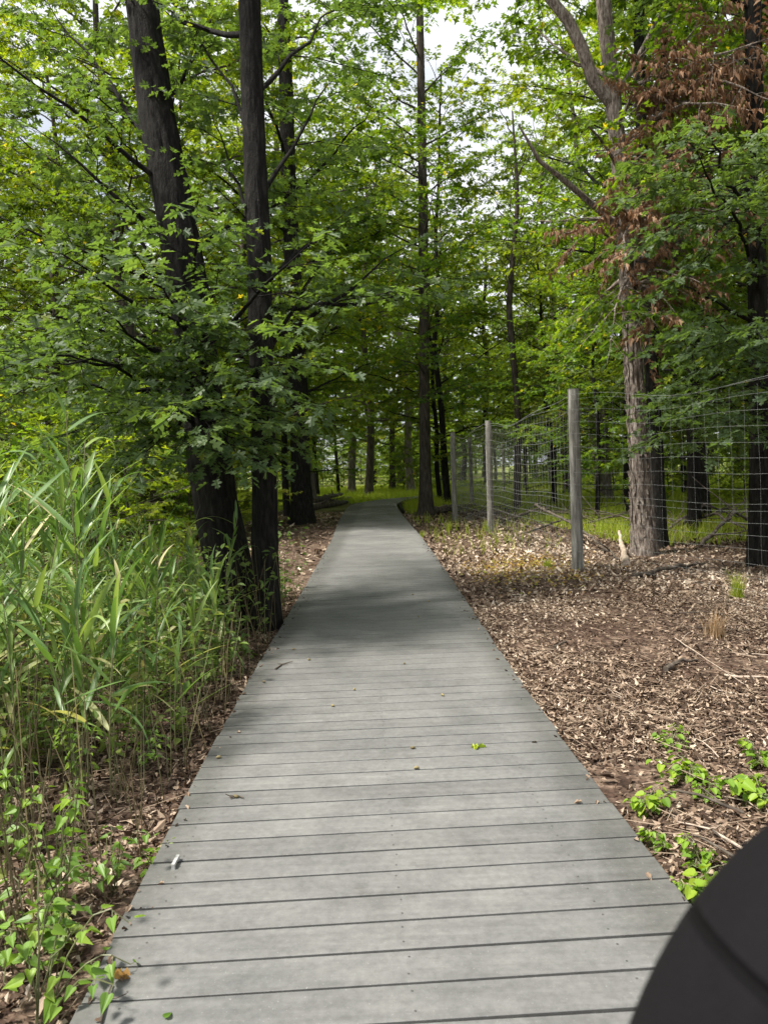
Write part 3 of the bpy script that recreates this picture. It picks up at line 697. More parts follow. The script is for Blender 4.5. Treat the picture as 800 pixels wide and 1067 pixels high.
# ------------------------------------------------------------------ fence
fence = empty('wire_fence', (2.5, 9.94, 0)); tag(fence, 'tall woven wire deer fence on round weathered wooden posts, right of the boardwalk', 'fence')
fo = Vector((2.5, 9.94, 0)); PH = [2.42, 2.42, 2.40, 2.36, 2.40, 2.42, 2.4]
def post(x, y, h, r, seed, lean=(0, 0)):
    s = Tree(seed); s.stem([(0, 0, -.2), (lean[0]*.5, lean[1]*.5, h*.5), (lean[0], lean[1], h)], [r*1.05, r, r*.95], 20, .03, .08)
    P, R = s.P, s.R; a = np.linspace(0, 2*np.pi, 20, endpoint=False)
    top = P[-1]+np.stack([R[-1]*1.0*np.cos(a), R[-1]*np.sin(a), np.full(20, .002)+.01*np.cos(a)], -1)
    s.trunk.add(top, [range(20)])
    o = obj('post', s.trunk, [M['post']], fence, True); o.location = Vector((x, y, 0))-fo; return o
for i, (x, y) in enumerate(fence_pts): post(x, y, PH[i], [.075, .072, .07, .068, .066, .07, .07][i], 200+i, [(0, 0), (-.02, 0), (.015, 0), (.0, 0), (-.03, 0), (0, 0), (0, 0)][i])
hz = np.r_[np.arange(.08, 1.0, .13), np.arange(1.05, 2.3, .155)]
for i in range(len(fence_pts)-1):
    a = np.array([*fence_pts[i], 0.]); b = np.array([*fence_pts[i+1], 0.]); L = np.linalg.norm(b-a); gw = Geo(); r = RS(300+i)
    rw = .0010 if i < 1 else .0021 if i < 3 else .0026
    nx = int(L/.42); u = np.linspace(0, 1, nx*2+1); off_ = nrm(np.cross(b-a, (0, 0, 1)))*-.08
    sag = r.uniform(.05, .10); wob = lambda t, z: .025*np.sin(t*13+z*4+i)*z*.5
    def pt(t, z):
        t = np.asarray(t, float); zt = z*(1-sag*np.sin(np.pi*t)*(z/2.4)**2*.9)
        p = a+(b-a)*t[..., None]+off_*(1-0*t[..., None]); p = p+off_*(.8*np.sin(np.pi*t)[..., None]*(z/2.3)); p[..., 2] = zt+wob(t, z); return p
    for z in hz:
        P = pt(u, z+r.uniform(-.01, .01)); add_sticks(gw, P[:-1], P[1:], rw, rw, 0)
    P = pt(u, 2.36); P[:, 2] += -.05*np.sin(np.pi*u); add_sticks(gw, P[:-1], P[1:], rw*1.5, rw*1.5, 0)
    nv = int(L/.16)
    for k in range(nv):
        t = (k+.5)/nv; zs = np.linspace(.08, 2.24, 8); P = np.array([pt(np.array([t+.0015*math.sin(k*3+z*5)]), z)[0] for z in zs])
        add_sticks(gw, P[:-1], P[1:], rw*.85, rw*.85, 0)
    o = obj('wire_mesh', gw, M['wire'], fence); o.location = -fo

# ------------------------------------------------------------------ leaf litter, near
def litter(n, box, size, seed, powy=1.0, lift=.012, dmin=.10):
    r = RS(seed); g = Geo(); x0, x1, y0, y1 = box
    u = r.uniform(0, 1, n)**powy; y = y0+(y1-y0)*u; x = x0+(x1-x0)*r.uniform(0, 1, n)
    dens = n2(x, y, .9, 12)*.6+n2(x, y, 2.6, 13)*.5
    soil = np.exp(-(((x-2.6)/.75)**2+((y-5.55)/.5)**2))
    k = (np.abs(x-path_x(y)) > HW+.005) & (r.uniform(0, 1, n) < np.clip(dens*2.4-.62, dmin, 1)) & (r.uniform(0, 1, n) > soil*.92)
    x, y = x[k], y[k]; m = len(x); z = gh(x, y)+r.uniform(0.0, lift*2, m)
    a = r.uniform(0, 6.28, m); tl = r.normal(0, .45, m)
    D = np.stack([np.cos(a), np.sin(a), tl], -1); UP = nrm(np.array([0, 0, 1.])+r.normal(0, .55, (m, 3)))
    rd = np.clip(.30*n2(x, y, 1.1, 14)+.5*n2(x, y, .45, 15)+.80*r.uniform(0, 1, m)**1.2-.26, 0, 1)
    add_leaves(g, T_DRY, np.stack([x, y, z], -1), D, UP, size*r.uniform(.45, 1.3, m)*np.where(r.uniform(0, 1, m) < .05, 1.7, 1), rd, 0, r.uniform(-1.1, 1.3, m))
    # crumbs and twigs
    q = int(m*.035); i = r.randint(0, m, q); A = np.stack([x[i], y[i], z[i]+.012], -1); aa = r.uniform(0, 6.28, q); ll = r.uniform(.05, .22, q)
    add_sticks(g, A, A+np.stack([np.cos(aa)*ll, np.sin(aa)*ll, r.normal(0, .12, q)*ll], -1), .0022, .0012, 0, rnd=.75)
    return g
g = litter(210000, (.85, 7.0, 1.7, 8.0), .031, 1, 1.15, .016)
g1 = litter(60000, (.7, 10, 8.0, 14), .052, 7, 1.1)
g2 = litter(30000, (.6, 14, 12, 27), .085, 2, 1.1)
g3 = litter(120000, (-5.5, -.85, 1.5, 10), .036, 3, 1.25, .012, .5)
g4 = litter(7000, (-7, -.6, 11, 27), .10, 4, 1.0)
for gg in (g2, g3, g4):
    for v, f, m_, r_ in zip(gg.v, gg.f, gg.m, gg.r): pass
def merge(a, b):
    off = a.n
    # faces in b are absolute inside b
    a.v += b.v; a.r += b.r; a.f += [f+off for f in b.f]; a.m += b.m; a.n += b.n; return a
for gg in (g1, g2, g3, g4): merge(g, gg)
r = RS(21); n = 1500; x = r.normal(1.95, .45, n); y = r.normal(10.6, .9, n); k = (x > 1.0); x, y = x[k], y[k]; n = len(x); a = r.uniform(0, 6.28, n)
add_leaves(g, T_DRY, np.stack([x, y, gh(x, y)+.02], -1), np.stack([np.cos(a), np.sin(a), r.normal(0, .4, n)], -1), nrm(np.array([0, 0, 1.])+r.normal(0, .5, (n, 3))), .045*r.uniform(.5, 1.3, n), r.uniform(0, 1, n), 1)
n = 190; y = 1.8+12*r.uniform(0, 1, n)**1.5; sg_ = np.where(r.uniform(0, 1, n) < .5, -1, 1); x = path_x(y)+sg_*(HW-.005-np.abs(r.normal(0, .05, n))); a = r.uniform(0, 6.28, n)
add_leaves(g, T_DRY, np.stack([x, y, np.full(n, .107)], -1), np.stack([np.cos(a), np.sin(a), r.normal(0, .1, n)], -1), nrm(np.array([0, 0, 1.])+r.normal(0, .25, (n, 3))), .030*r.uniform(.3, 1.2, n), r.uniform(0, .8, n), 0)
structure(obj('leaf_litter', g, [M['litter'], M['tan']]), 'stuff')

# ------------------------------------------------------------------ far grass
r = RS(20); n = 150000
y = r.uniform(12.5, 60, n); x = r.uniform(-.5, .62, n)*y
dd = np.full(n, 99.)
for c in cl[::3]: dd = np.minimum(dd, (x-c[0])**2+(y-c[1])**2)
cover = n2(x, y, .22, 31)*.7+n2(x, y, .9, 32)*.4
k = (dd > 1.15**2) & (r.uniform(0, 1, n) < np.clip((cover-.24)*4, 0, 1)) & ((y > 24) | (x > fence_x(y)+1.6) | (r.uniform(0, 1, n) < .13*(n2(x, y, .8, 35) > .5)))
k &= ~((y < 33) & (x < -.5) & (x > -4))
x, y = x[k], y[k]; n = len(x); z = gh(x, y); h = r.uniform(.12, .36, n)*(.7+.6*n2(x, y, .5, 33)); a = r.uniform(0, 6.28, n); wd = .0015+.0005*y
lean = r.normal(0, .35, (n, 2))*h[:, None]
V = np.stack([np.stack([x-np.cos(a)*wd, y-np.sin(a)*wd, z], -1), np.stack([x+np.cos(a)*wd, y+np.sin(a)*wd, z], -1), np.stack([x+lean[:, 0], y+lean[:, 1], z+h], -1)], 1)
g = Geo(); g.add(V, np.arange(n*3).reshape(-1, 3), 0, np.repeat(np.clip(.5*n2(x, y, .6, 34)+.5*r.uniform(0, 1, n), 0, 1), 3))
structure(obj('grass', g, M['grass']), 'stuff')

# ------------------------------------------------------------------ reeds
def make_reed(seed, H):
    r = RS(seed); n = 10; t = np.linspace(0, 1, n); az = r.uniform(0, 6.28); bend = r.uniform(.04, .22)
    P = np.stack([np.cos(az)*bend*H*t**2, np.sin(az)*bend*H*t**2, H*t], -1)
    root = empty('reed'); st = Geo(); st.tube(P, .0042*(1-.55*t)+.0008, 5, 0, r.uniform(.2, .9)); obj('stem', st, M['reedstem'], root, True)
    lv = Geo(); nl = r.randint(13, 19); a0 = r.uniform(0, 6.28)
    for i in range(nl):
        h = .28+.72*(i+.5)/nl; b = np.array([np.interp(h, t, P[:, k]) for k in range(3)])
        a = a0+(i % 2)*math.pi+r.normal(0, .8); L = r.uniform(.26, .58)*(1.0 if h < .85 else .75); w_ = r.uniform(.010, .021)
        el = rad(r.uniform(30, 78)) if h > .5 else rad(r.uniform(-5, 60)); dr = r.uniform(.0, .5) if r.uniform() < .8 else r.uniform(.8, 1.8)
        m = 9; p = b.copy(); pts = []; e = el
        for k in range(m):
            pts.append(p.copy()); p = p+np.array([math.cos(a)*math.cos(e), math.sin(a)*math.cos(e), math.sin(e)])*L/(m-1); e -= dr*(k+1)/m*.42
        pts = np.array(pts); T_ = nrm(np.gradient(pts, axis=0)); sd = nrm(np.cross(T_, np.array([0, 0, 1.])+r.normal(0, .25, 3))); up = np.cross(sd, T_)
        tt = np.linspace(0, 1, m); ww = w_*np.interp(tt, [0, .12, .35, .7, 1], [.35, .8, 1, .62, .02])
        V = np.stack([pts-sd*ww[:, None]+up*ww[:, None]*.3, pts, pts+sd*ww[:, None]+up*ww[:, None]*.3], 1)
        lv.add(V, grid_faces(m, 3, False), 0, np.clip(r.uniform(.1, .8)+(.25 if h < .4 else 0)+(r.uniform() < .05)*.5, 0, 1))
    obj('leaves', lv, M['reed'], root, True)
    return root
RP = [make_reed(400+i, H) for i, H in enumerate((1.95, 1.75, 1.6, 1.45, 1.3, 1.15, 1.7, 1.85, 1.0, .85))]
r = RS(55); cnt = 0; RU = set()
rlab = 'green reed stalk with long arching blades in the reed bed left of the boardwalk'
def put_reed(k, x, y, s=1.0, lab=rlab, grp='reeds in the bed left of the boardwalk'):
    o = RP[k]
    if k in RU: o = copy_tree(RP[k])
    RU.add(k); o.name = 'reed'; o.location = (x, y, float(gh(x, y))-.02); o.rotation_euler = (r.normal(0, .07), r.normal(0, .07), r.uniform(0, 6.28)); o.scale = (s,)*3
    tag(o, lab, 'reed', grp); return o
while cnt < 200:
    y = r.uniform(3.0, 8.6); x = r.uniform(-.72*y-.4, -1.12)
    d = -x-1.05
    if r.uniform() > np.clip((y-2.6)/1.6, .15, 1): continue
    if n2(x, y, 1.3, 70) < .30: continue
    tall = d > .75 and y > 3.2
    k = r.choice([0, 1, 2, 6, 7, 3] if tall else [3, 4, 5, 8, 9]); 
    if d < .35 and r.uniform() < .55: continue
    fs = 1.0
    if x/y > -.30:
        if r.uniform() < .6: cnt += 1; continue
        k = r.choice([8, 9]); fs = .85
    elif x/y > -.38: k = r.choice([4, 5, 8]); fs = .9
    put_reed(int(k), x, y, fs*r.uniform(.82, 1.02)); cnt += 1
put_reed(0, *at(90, 600, 4.1)[:2], .97, 'tallest bright green reed, its tip rising above the rest of the bed', None)
for (px, py) in ((218, 655), (240, 668), (205, 668), (283, 640), (228, 690)):
    q = gpt(px, py); put_reed(3+(px % 3), q[0]-.05, q[1], .8, 'short reed with pale narrow blades in front of the two dark oak trunks', 'short reeds before the oak trunks')

# undergrowth among the reeds
g = Geo(); r = RS(56); n = 900
A = []; B = []; 
for i in range(n):
    y = 2.3+7.2*r.uniform(0, 1)**.8; x = -1.0-abs(r.uniform(.05, .75*y-.5)); h = r.uniform(.15, .95)*np.clip((y-1.6)/2.6, .22, 1)
    b = np.array([x, y, float(gh(x, y))-.01]); e = b+np.array([r.normal(0, .12), r.normal(0, .12), 1.0])*h; A.append(b); B.append(e)
A = np.array(A); B = np.array(B)
add_sticks(g, A, B, .003, .0015, 1, .5)
k = 26; tt = r.uniform(.15, 1.05, (n, k, 1)); P = (A[:, None]+(B-A)[:, None]*tt).reshape(-1, 3)+r.normal(0, .035, (n*k, 3))
sel = n2(P[:, 0], P[:, 1], 2.1, 57) > np.where(P[:, 1] < 3.4, .62, .40); P = P[sel]; N = len(P)
D = r.normal(0, 1, (N, 3))*np.array([1, 1, .4]); UP = nrm(np.array([0, 0, 1.])+r.normal(0, .4, (N, 3)))
add_leaves(g, T_FAR, P, D, UP, r.uniform(.03, .085, N), np.clip(.6*n2(P[:, 0], P[:, 1], 1.2, 58)+.5*r.uniform(0, 1, N), 0, 1), 0)
# dry stalks and old blades
n = 800; y = r.uniform(2.2, 9, n); x = -1.0-r.uniform(0, 1, n)**1.3*(.75*y-.3); A = np.stack([x, y, gh(x, y)], -1); h = r.uniform(.15, .9, n)
le = r.normal(0, .22, (n, 2)); fl_ = r.uniform(0, 1, n) < .15; le[fl_] *= 5
B = A+np.stack([le[:, 0]*h, le[:, 1]*h, h*np.where(fl_, .5, 1)], -1); k = B[:, 0] < -.97; A, B = A[k], B[k]; n = len(A); add_sticks(g, A, B, .0032, .0016, 2, np.repeat(r.uniform(0, 1, n), 6))
structure(obj('undergrowth', g, [M['under'], M['reedstem'], M['drystem']]), 'stuff')

# ------------------------------------------------------------------ leafy weeds
def make_weed(seed, H, spread, nst, leaf, mat='weed', T=T_HEART):
    r = RS(seed); root = empty('leafy_weed'); st = Geo(); lf = Geo()
    for i in range(nst):
        a = r.uniform(0, 6.28); n = 7; t = np.linspace(0, 1, n); h = H*r.uniform(.5, 1); s_ = spread*r.uniform(.3, 1)
        P = np.stack([np.cos(a)*s_*t, np.sin(a)*s_*t, h*np.sin(t*2.0)/.91+0*t], -1)+np.cumsum(r.normal(0, .008, (n, 3)), 0)
        st.tube(P, .0022*(1-.6*t)+.0006, 4, 0, .3)
        m = r.randint(6, 10); tt = np.linspace(.25, 1, m); B = np.stack([np.interp(tt, t, P[:, k]) for k in range(3)], -1)
        aa = a+np.where(np.arange(m) % 2, 1.2, -1.2)+r.normal(0, .4, m); D = np.stack([np.cos(aa), np.sin(aa), r.normal(-.15, .2, m)], -1)
        add_sticks(st, B, B+nrm(D)*.02, .001, .0008, 0, .3)
        add_leaves(lf, T, B+nrm(D)*.02, D, nrm(np.array([0, 0, 1.])+r.normal(0, .25, (m, 3))), leaf*r.uniform(.6, 1.2, m)*(1.1-.4*tt), np.clip(r.uniform(.1, .85)*.6+r.uniform(0, .4, m), 0, 1), 0)
    obj('stems', st, M['reedstem'], root); obj('leaves', lf, M[mat], root); return root
M['lime'] = leaf_mat('lime leaf', [(0, (.08, .17, .018)), (.5, (.18, .30, .025)), (1, (.34, .42, .04))], (1.5, 1.5, .5), .35, .5, .35, False)
T_ROUND = tmpl([(0, .06), (.20, 0), (.40, .16), (.44, .4), (.34, .7), (.14, .92), (0, 1)], .35, .35)
WP = [make_weed(500, .42, .22, 9, .066), make_weed(501, .30, .25, 8, .058), make_weed(502, .12, .15, 8, .056, 'lime', T_ROUND), make_weed(503, .09, .12, 6, .042, 'lime', T_ROUND), make_weed(504, .5, .18, 8, .055)]
WU = set()
def put_weed(k, px, py, s, lab, grp=None, dx=0):
    q = gpt(px, py) if py else px
    o = WP[k]
    if k in WU: o = copy_tree(o)
    WU.add(k); o.name = 'leafy_weed'; o.location = (q[0]+dx, q[1], float(gh(q[0], q[1]))); o.rotation_euler = (0, 0, (px*7.7) % 6.28); o.scale = (s,)*3
    tag(o, lab, 'weed', grp)
put_weed(0, 60, 945, 1.0, 'tall bright green heart-leaved weed left of the boardwalk at mid height of the near litter')
put_weed(1, 30, 1010, 1.0, 'leafy vine tuft at the near left corner beside the first planks')
put_weed(4, 20, 880, .9, 'upright leafy weed at the left edge under the reeds')
put_weed(1, 118, 925, .8, 'small green weed between the tall weed and the left plank ends')
put_weed(1, 40, 1068, 1.1, 'broad pale green leaves lying at the very bottom left beside the boardwalk')
put_weed(3, 160, 905, 1.0, 'small sprout climbing over the left plank edge next to the white metal bracket')
put_weed(4, 90, 830, .9, 'thin leafy weed standing before the reed stems at left')
put_weed(1, 55, 790, 1.0, 'low heart-leaved weed under the reeds at the left edge')
put_weed(1, 150, 800, .7, 'small yellowish weed under the reeds nearest the boardwalk')
for (px, py, k, s, lab) in [
 (668, 845, 2, .8, 'round clump of bright lime leaves right beside the boardwalk edge'),
 (718, 815, 2, .85, 'low spreading lime green plant in the litter right of the boardwalk'),
 (735, 835, 3, .8, 'smaller green plant just behind the spreading lime plant on the right'),
 (790, 838, 2, 1.1, 'wide dark to lime green plant at the right edge above the black sleeve'),
 (700, 780, 3, .9, 'sparse green seedling farthest up the litter right of the boardwalk'),
 (790, 800, 3, 1.0, 'small lime plant at the right edge behind the wide green plant'),
 (680, 880, 3, .7, 'tiny yellow green sprout at the right plank ends'),
 (712, 935, 2, .95, 'green trailing plant creeping over the right edge of the planks by the black sleeve'),
 (728, 900, 3, .9, 'little green plant between the creeping plant and the black sleeve')]:
    put_weed(k, px, py, s, lab)
# low green shrub tuft at the fence and dry grass tufts
def tuft(label, px, py, n, H, mat, seed, w_=.003, name='grass_tuft'):
    q = gpt(px, py); r = RS(seed); g = Geo()
    for i in range(n):
        a = r.uniform(0, 6.28); h = H*r.uniform(.5, 1); sp = r.uniform(.05, .45)*h; b = np.array([r.normal(0, .03), r.normal(0, .03), 0]); t = np.linspace(0, 1, 5)
        P = b+np.stack([np.cos(a)*sp*t**1.6, np.sin(a)*sp*t**1.6, h*t*(1-.25*t)], -1); sd = np.array([-math.sin(a), math.cos(a), 0]); ww = w_*(1-.9*t)
        g.add(np.stack([P-sd*ww[:, None], P+sd*ww[:, None]], 1), grid_faces(5, 2, False), 0, r.uniform(0, 1))
    o = obj(name, g, M[mat]); o.location = (q[0], q[1], float(gh(q[0], q[1]))-.01); tag(o, label, 'grass'); return o
tuft('tuft of tawny dry grass standing in the leaf litter near the right edge', 745, 660, 130, .34, 'straw', 71)
tuft('wispy green grass tuft under the fence near the right edge', 768, 628, 160, .42, 'grass', 72)
tuft('green grass tuft at the foot of the second fence post', 507, 556, 120, .4, 'grass', 73)
tuft('green grass tuft left of the second fence post', 468, 556, 150, .35, 'grass', 74)
tuft('yellowish grass tuft left of the nearest fence post', 570, 596, 120, .22, 'grass', 75)
tuft('green tuft by the dark slender tree at the right edge of the boardwalk', 440, 560, 90, .25, 'grass', 76)

# ------------------------------------------------------------------ dead wood, logs, sticks
def branch(name, label, pts, r0, mat, seed, side=4, cat='branch', group=None, sides=8, sl=.5):
    r = RS(seed); g = Geo(); pts = np.array(pts, float); c = pts[0].copy(); c[2] = 0; pts = pts-c
    d = np.r_[0, np.cumsum(np.linalg.norm(np.diff(pts, axis=0), axis=1))]; n = max(6, int(d[-1]/.12)); u = np.linspace(0, d[-1], n)
    P = np.stack([np.interp(u, d, pts[:, k]) for k in range(3)], -1); P[1:-1] += r.normal(0, r0*(.35 if r0 < .05 else .12), (n-2, 3))
    P[:, 2] = np.maximum(P[:, 2], gh(P[:, 0]+c[0], P[:, 1]+c[1])+r0*.6)
    g.tube(P, r0*(1-.6*u/d[-1])*(1+r.normal(0, .08, n)), sides, 0)
    for i in range(side):
        k = r.randint(1, n-1); v = nrm(np.array([r.normal(), r.normal(), r.uniform(0, .6)])); L = sl*r.uniform(.4, 1.1); t = np.linspace(0, 1, 5)[:, None]
        Q = P[k]+v*L*t+r.normal(0, .03*L, (5, 3))*t; g.tube(Q, r0*.45*(1-.8*t[:, 0])+.001, 5, 0)
    o = obj(name, g, [M[mat]], None, True); o.location = c; tag(o, label, cat, group); return o
def gz(px, py, z=0.0): q = gpt(px, py); q[2] = float(gh(q[0], q[1]))+z; return q
branch('log', 'dark broken stick lying in the bare patch of litter right of the boardwalk', [gz(693, 700, .03), gz(706, 692, .05), gz(726, 688, .03)], .022, 'deadwood', 1, 3, 'stick', sl=.12)
branch('stick', 'pale straight stick lying at the right edge of the view', [gz(754, 704, .02), gz(800, 706, .03), gz(830, 708, .02)], .012, 'palewood', 2, 0, 'stick')
branch('stick', 'thin pale forked twig in the litter left of the straight stick', [gz(703, 665, .02), gz(738, 693, .06), gz(775, 714, .02)], .005, 'palewood', 3, 2, 'stick', sl=.2)
branch('log', 'dark rotting branch on the ground right of the shaggy tree foot', [gz(660, 608, .04), gz(700, 602, .08), gz(735, 594, .04)], .035, 'deadwood', 4, 3, 'branch', sl=.25)
branch('fallen_branch', 'long dark branch slanting down behind the nearest fence post', [gz(558, 552, .5), gz(600, 565, .25), gz(645, 590, .04)], .03, 'deadwood', 5, 4)
branch('log', 'short pale chunk of wood leaning at the foot of the shaggy tree', [gz(652, 596, .03), gz(648, 580, .12), gz(645, 572, .25)], .055, 'palewood', 6, 0, 'log', sides=12)
branch('stick', 'small dark stick on the litter at the left of the bare patch', [gz(577, 676, .02), gz(590, 672, .03)], .014, 'deadwood', 7, 1, 'stick', sl=.08)
r = RS(90)
for i, (px, py, q2, q3, h) in enumerate([(455, 535, 520, 538, .2), (480, 545, 545, 536, .35), (520, 548, 600, 538, .3), (535, 540, 640, 548, .25), (550, 560, 620, 543, .2), (600, 550, 690, 556, .3), (690, 560, 780, 545, .5), (700, 552, 790, 568, .4), (620, 530, 700, 536, .3), (730, 575, 800, 560, .5)]):
    branch('fallen_branch', 'dead grey-brown branch in the tangle of fallen branches along the foot of the fence', [gz(px, py, .05), gz((px+q2)/2, (py+q3)/2, h), gz(q2, q3, .08)], r.uniform(.02, .045), 'deadwood', 91+i, 9, group='fallen branches along the fence', sl=1.1)
for i, (a, b, r0, dz) in enumerate([((318, 533), (362, 525), .16, .0), ((322, 529), (366, 521), .14, .02), ((326, 531), (357, 522), .12, .25)]):
    branch('log', ['lowest dark log of the pile left of the far boardwalk', 'rear log of the pile left of the far boardwalk', 'thin log lying on top of the pile left of the far boardwalk'][i], [gz(*a, .1+dz), gz((a[0]+b[0])/2, (a[1]+b[1])/2, .12+dz), gz(*b, .1+dz)], r0, 'deadwood', 120+i, 2, 'log', sides=14, sl=.6)
branch('log', 'dark log lying behind the slender tree right of the far boardwalk', [gz(448, 536, .12), gz(470, 534, .14), gz(498, 530, .1)], .14, 'deadwood', 130, 3, 'log', sides=12, sl=.6)

r = RS(61)
for i in range(22):
    y = r.uniform(2.4, 10.5); x = r.uniform(1.2, min(5.5, .62*y+.4)); a = r.uniform(0, 6.28); L = r.uniform(.15, .55)
    p0 = np.array([x, y, float(gh(x, y))+.025]); p1 = p0+np.array([math.cos(a), math.sin(a), 0])*L; p1[2] = float(gh(p1[0], p1[1]))+.03; mid = (p0+p1)/2+np.array([0, 0, r.uniform(.0, .035)])+r.normal(0, .02, 3)
    if p1[0] < 1.05: continue
    branch('twig', 'small dry twig scattered in the leaf litter right of the boardwalk', [p0, mid, p1], r.uniform(.003, .008), ['deadwood', 'palewood'][i % 2], 600+i, int(r.randint(0, 3)), 'twig', 'twigs scattered in the right-hand litter', 5, .15)
# ------------------------------------------------------------------ small things on the boardwalk
DZ = .1015
def deck_leaf(label, px, py, mat, size, rz, T=T_WITH, name='fallen_leaf', n=1):
    q = gpt(px, py, DZ); g = Geo()
    a = np.array([rz+k*1.25 for k in range(n)])
    add_leaves(g, T, np.zeros((n, 3))+np.array([0, 0, .004]), np.stack([np.cos(a), np.sin(a), np.full(n, .12)], -1), np.tile([0, 0, 1.], (n, 1)), np.full(n, size)*np.linspace(1, .8, n), np.linspace(.2, 1, n), 0)
    o = obj(name, g, M[mat]); o.location = (q[0], q[1], DZ+size*.02); tag(o, label, 'leaf')
deck_leaf('yellow-green leaf lying on the middle planks right of centre', 498, 779, 'yellow', .06, .3, n=4)
deck_leaf('orange-yellow curled leaf on the left plank ends at the bottom', 118, 1020, 'orange', .07, .2, n=2)
deck_leaf('small green leaf on the nearest plank at bottom left', 172, 1063, 'weed', .03, 1.2, T_HEART)
deck_leaf('small brown leaf on the near left planks', 150, 868, 'litter', .03, 1.2, T_DRY)
r = RS(140)
for i, (px, py) in enumerate([(430, 620), (447, 627), (436, 643), (421, 692), (306, 677), (322, 688), (275, 711), (461, 725), (369, 719), (430, 780), (434, 801), (228, 790), (246, 831), (347, 736)]):
    q = gpt(px, py, DZ); g = Geo(); t = np.linspace(0, np.pi, 6); g.tube(np.stack([.012*np.cos(t)[::-1], 0*t, 0*t], -1)+r.normal(0, .001, (6, 3)), .006*np.sin(t)+.0015, 7, 0, .5+.5*(i % 3 > 0))
    o = obj('acorn_shell', g, M['drystem'], None, True); o.location = (q[0], q[1], DZ+.006); o.rotation_euler = (0, 0, r.uniform(0, 6)); tag(o, 'tiny pale husk lying loose on the boardwalk planks', 'husk', 'husks scattered on the boardwalk')
def deck_twig(label, pts, r0, seed, side=2):
    pp = [gpt(x, y, DZ+.006) for x, y in pts]; r = RS(seed); g = Geo(); pp = np.array(pp); c = pp[0].copy(); g.tube(pp-c, r0*np.linspace(1, .5, len(pp)), 6)
    for i in range(side):
        b = pp[1]-c; v = np.array([r.normal(), r.normal(), .1]); v = v/np.linalg.norm(v)*.05; g.tube([b, b+v*.5+r.normal(0, .004, 3), b+v], [r0*.6, r0*.5, r0*.3], 5)
    o = obj('twig', g, [M['deadwood']], None, True); o.location = c; tag(o, label, 'twig')
deck_twig('dark bent twig on the left planks beyond the dark trunk shade', [(287, 697), (294, 692), (305, 689)], .006, 1)
deck_twig('tiny dark twig on the left planks halfway down', [(240, 831), (247, 829), (254, 831)], .005, 2, 1)
deck_twig('thin grey twig lying along the near left plank ends', [(105, 1065), (112, 1040), (117, 1025)], .004, 3, 1)
g = Geo(); q = gpt(181, 905, DZ)
def box(g, x0, x1, y0, y1, z0, z1):
    v = [(x, y, z) for z in (z0, z1) for y in (y0, y1) for x in (x0, x1)]
    g.add(v, [[0, 2, 3, 1], [4, 5, 7, 6], [0, 1, 5, 4], [2, 6, 7, 3], [0, 4, 6, 2], [1, 3, 7, 5]])
box(g, -.006, .006, -.006, .006, 0, .012); box(g, -.006, .006, .052, .064, 0, .012); box(g, -.006, .006, -.006, .064, .0125, .02)
o = obj('metal_bracket', g, M['white']); o.location = (q[0], q[1], DZ-.002); tag(o, 'small white metal bracket fixed to the left end of a plank', 'bracket')
# ------------------------------------------------------------------ companion at the right, only the black-clad shoulder is in view
def skin_obj(name, verts, rads, edges, mat, parent, lv=2, root=0):
    me = bpy.data.meshes.new(name); me.from_pydata([tuple(v) for v in verts], edges, []); me.materials.append(mat)
    o = bpy.data.objects.new(name, me); COL.objects.link(o); o.parent = parent
    sm = o.modifiers.new('skin', 'SKIN'); sm.use_smooth_shade = True
    ss = o.modifiers.new('sub', 'SUBSURF'); ss.levels = lv; ss.render_levels = lv
    for i, d in enumerate(me.skin_vertices[0].data):
        q = rads[i]; d.radius = (q, q) if isinstance(q, (int, float)) else q
        d.use_root = (i == root)
    return o
def cloth_mat(name, col, rough=.85):
    m, t, out = new_mat(name)
    n = noise(t, 700, 2, .5); f = noise(t, 9, 4, .55, (1, 1, .5))
    c = mixc(t, 1, col, ramp(t, n, [(.3, (.75, .75, .75)), (.7, (1.2, 1.2, 1.2))]), 'MULTIPLY')
    tc_ = t.nodes.new('ShaderNodeTexCoord'); sp_ = t.nodes.new('ShaderNodeSeparateXYZ'); t.links.new(tc_.outputs['Object'], sp_.inputs[0])
    d_ = math_(t, 'SUBTRACT', math_(t, 'ADD', math_(t, 'MULTIPLY', math_(t, 'ABSOLUTE', sp_.outputs[0]), .50), .829), math_(t, 'MULTIPLY', sp_.outputs[2], .87))
    sm_ = ramp(t, math_(t, 'MULTIPLY', math_(t, 'ABSOLUTE', d_), 100), [(.15, (.35, .35, .35)), (.45, (1, 1, 1))])
    c = mixc(t, 1, c, sm_, 'MULTIPLY'); f = math_(t, 'ADD', math_(t, 'MULTIPLY', sm_, .5), f)
    p = bsdf(t, out, c, rough, .12, bump(t, math_(t, 'ADD', f, math_(t, 'MULTIPLY', n, .05)), .8, .02))
    return m
M['black_cloth'] = cloth_mat('black jacket cloth', (.0055, .005, .0058)); M['trousers'] = cloth_mat('dark trousers cloth', (.03, .032, .04))
M['skin'] = plain('skin', (.48, .30, .22), .5, .35); M['hair'] = plain('dark hair', (.03, .02, .015), .5, .4); M['shoe'] = plain('shoe', (.05, .05, .05), .5, .4)
M['eye'] = plain('eye', (.08, .05, .04), .2, .6)
per = empty('person', (.408, .41, .1), rad(4), 1.055); tag(per, 'person in a black jacket, only the blurred shoulder in view at lower right', 'person')
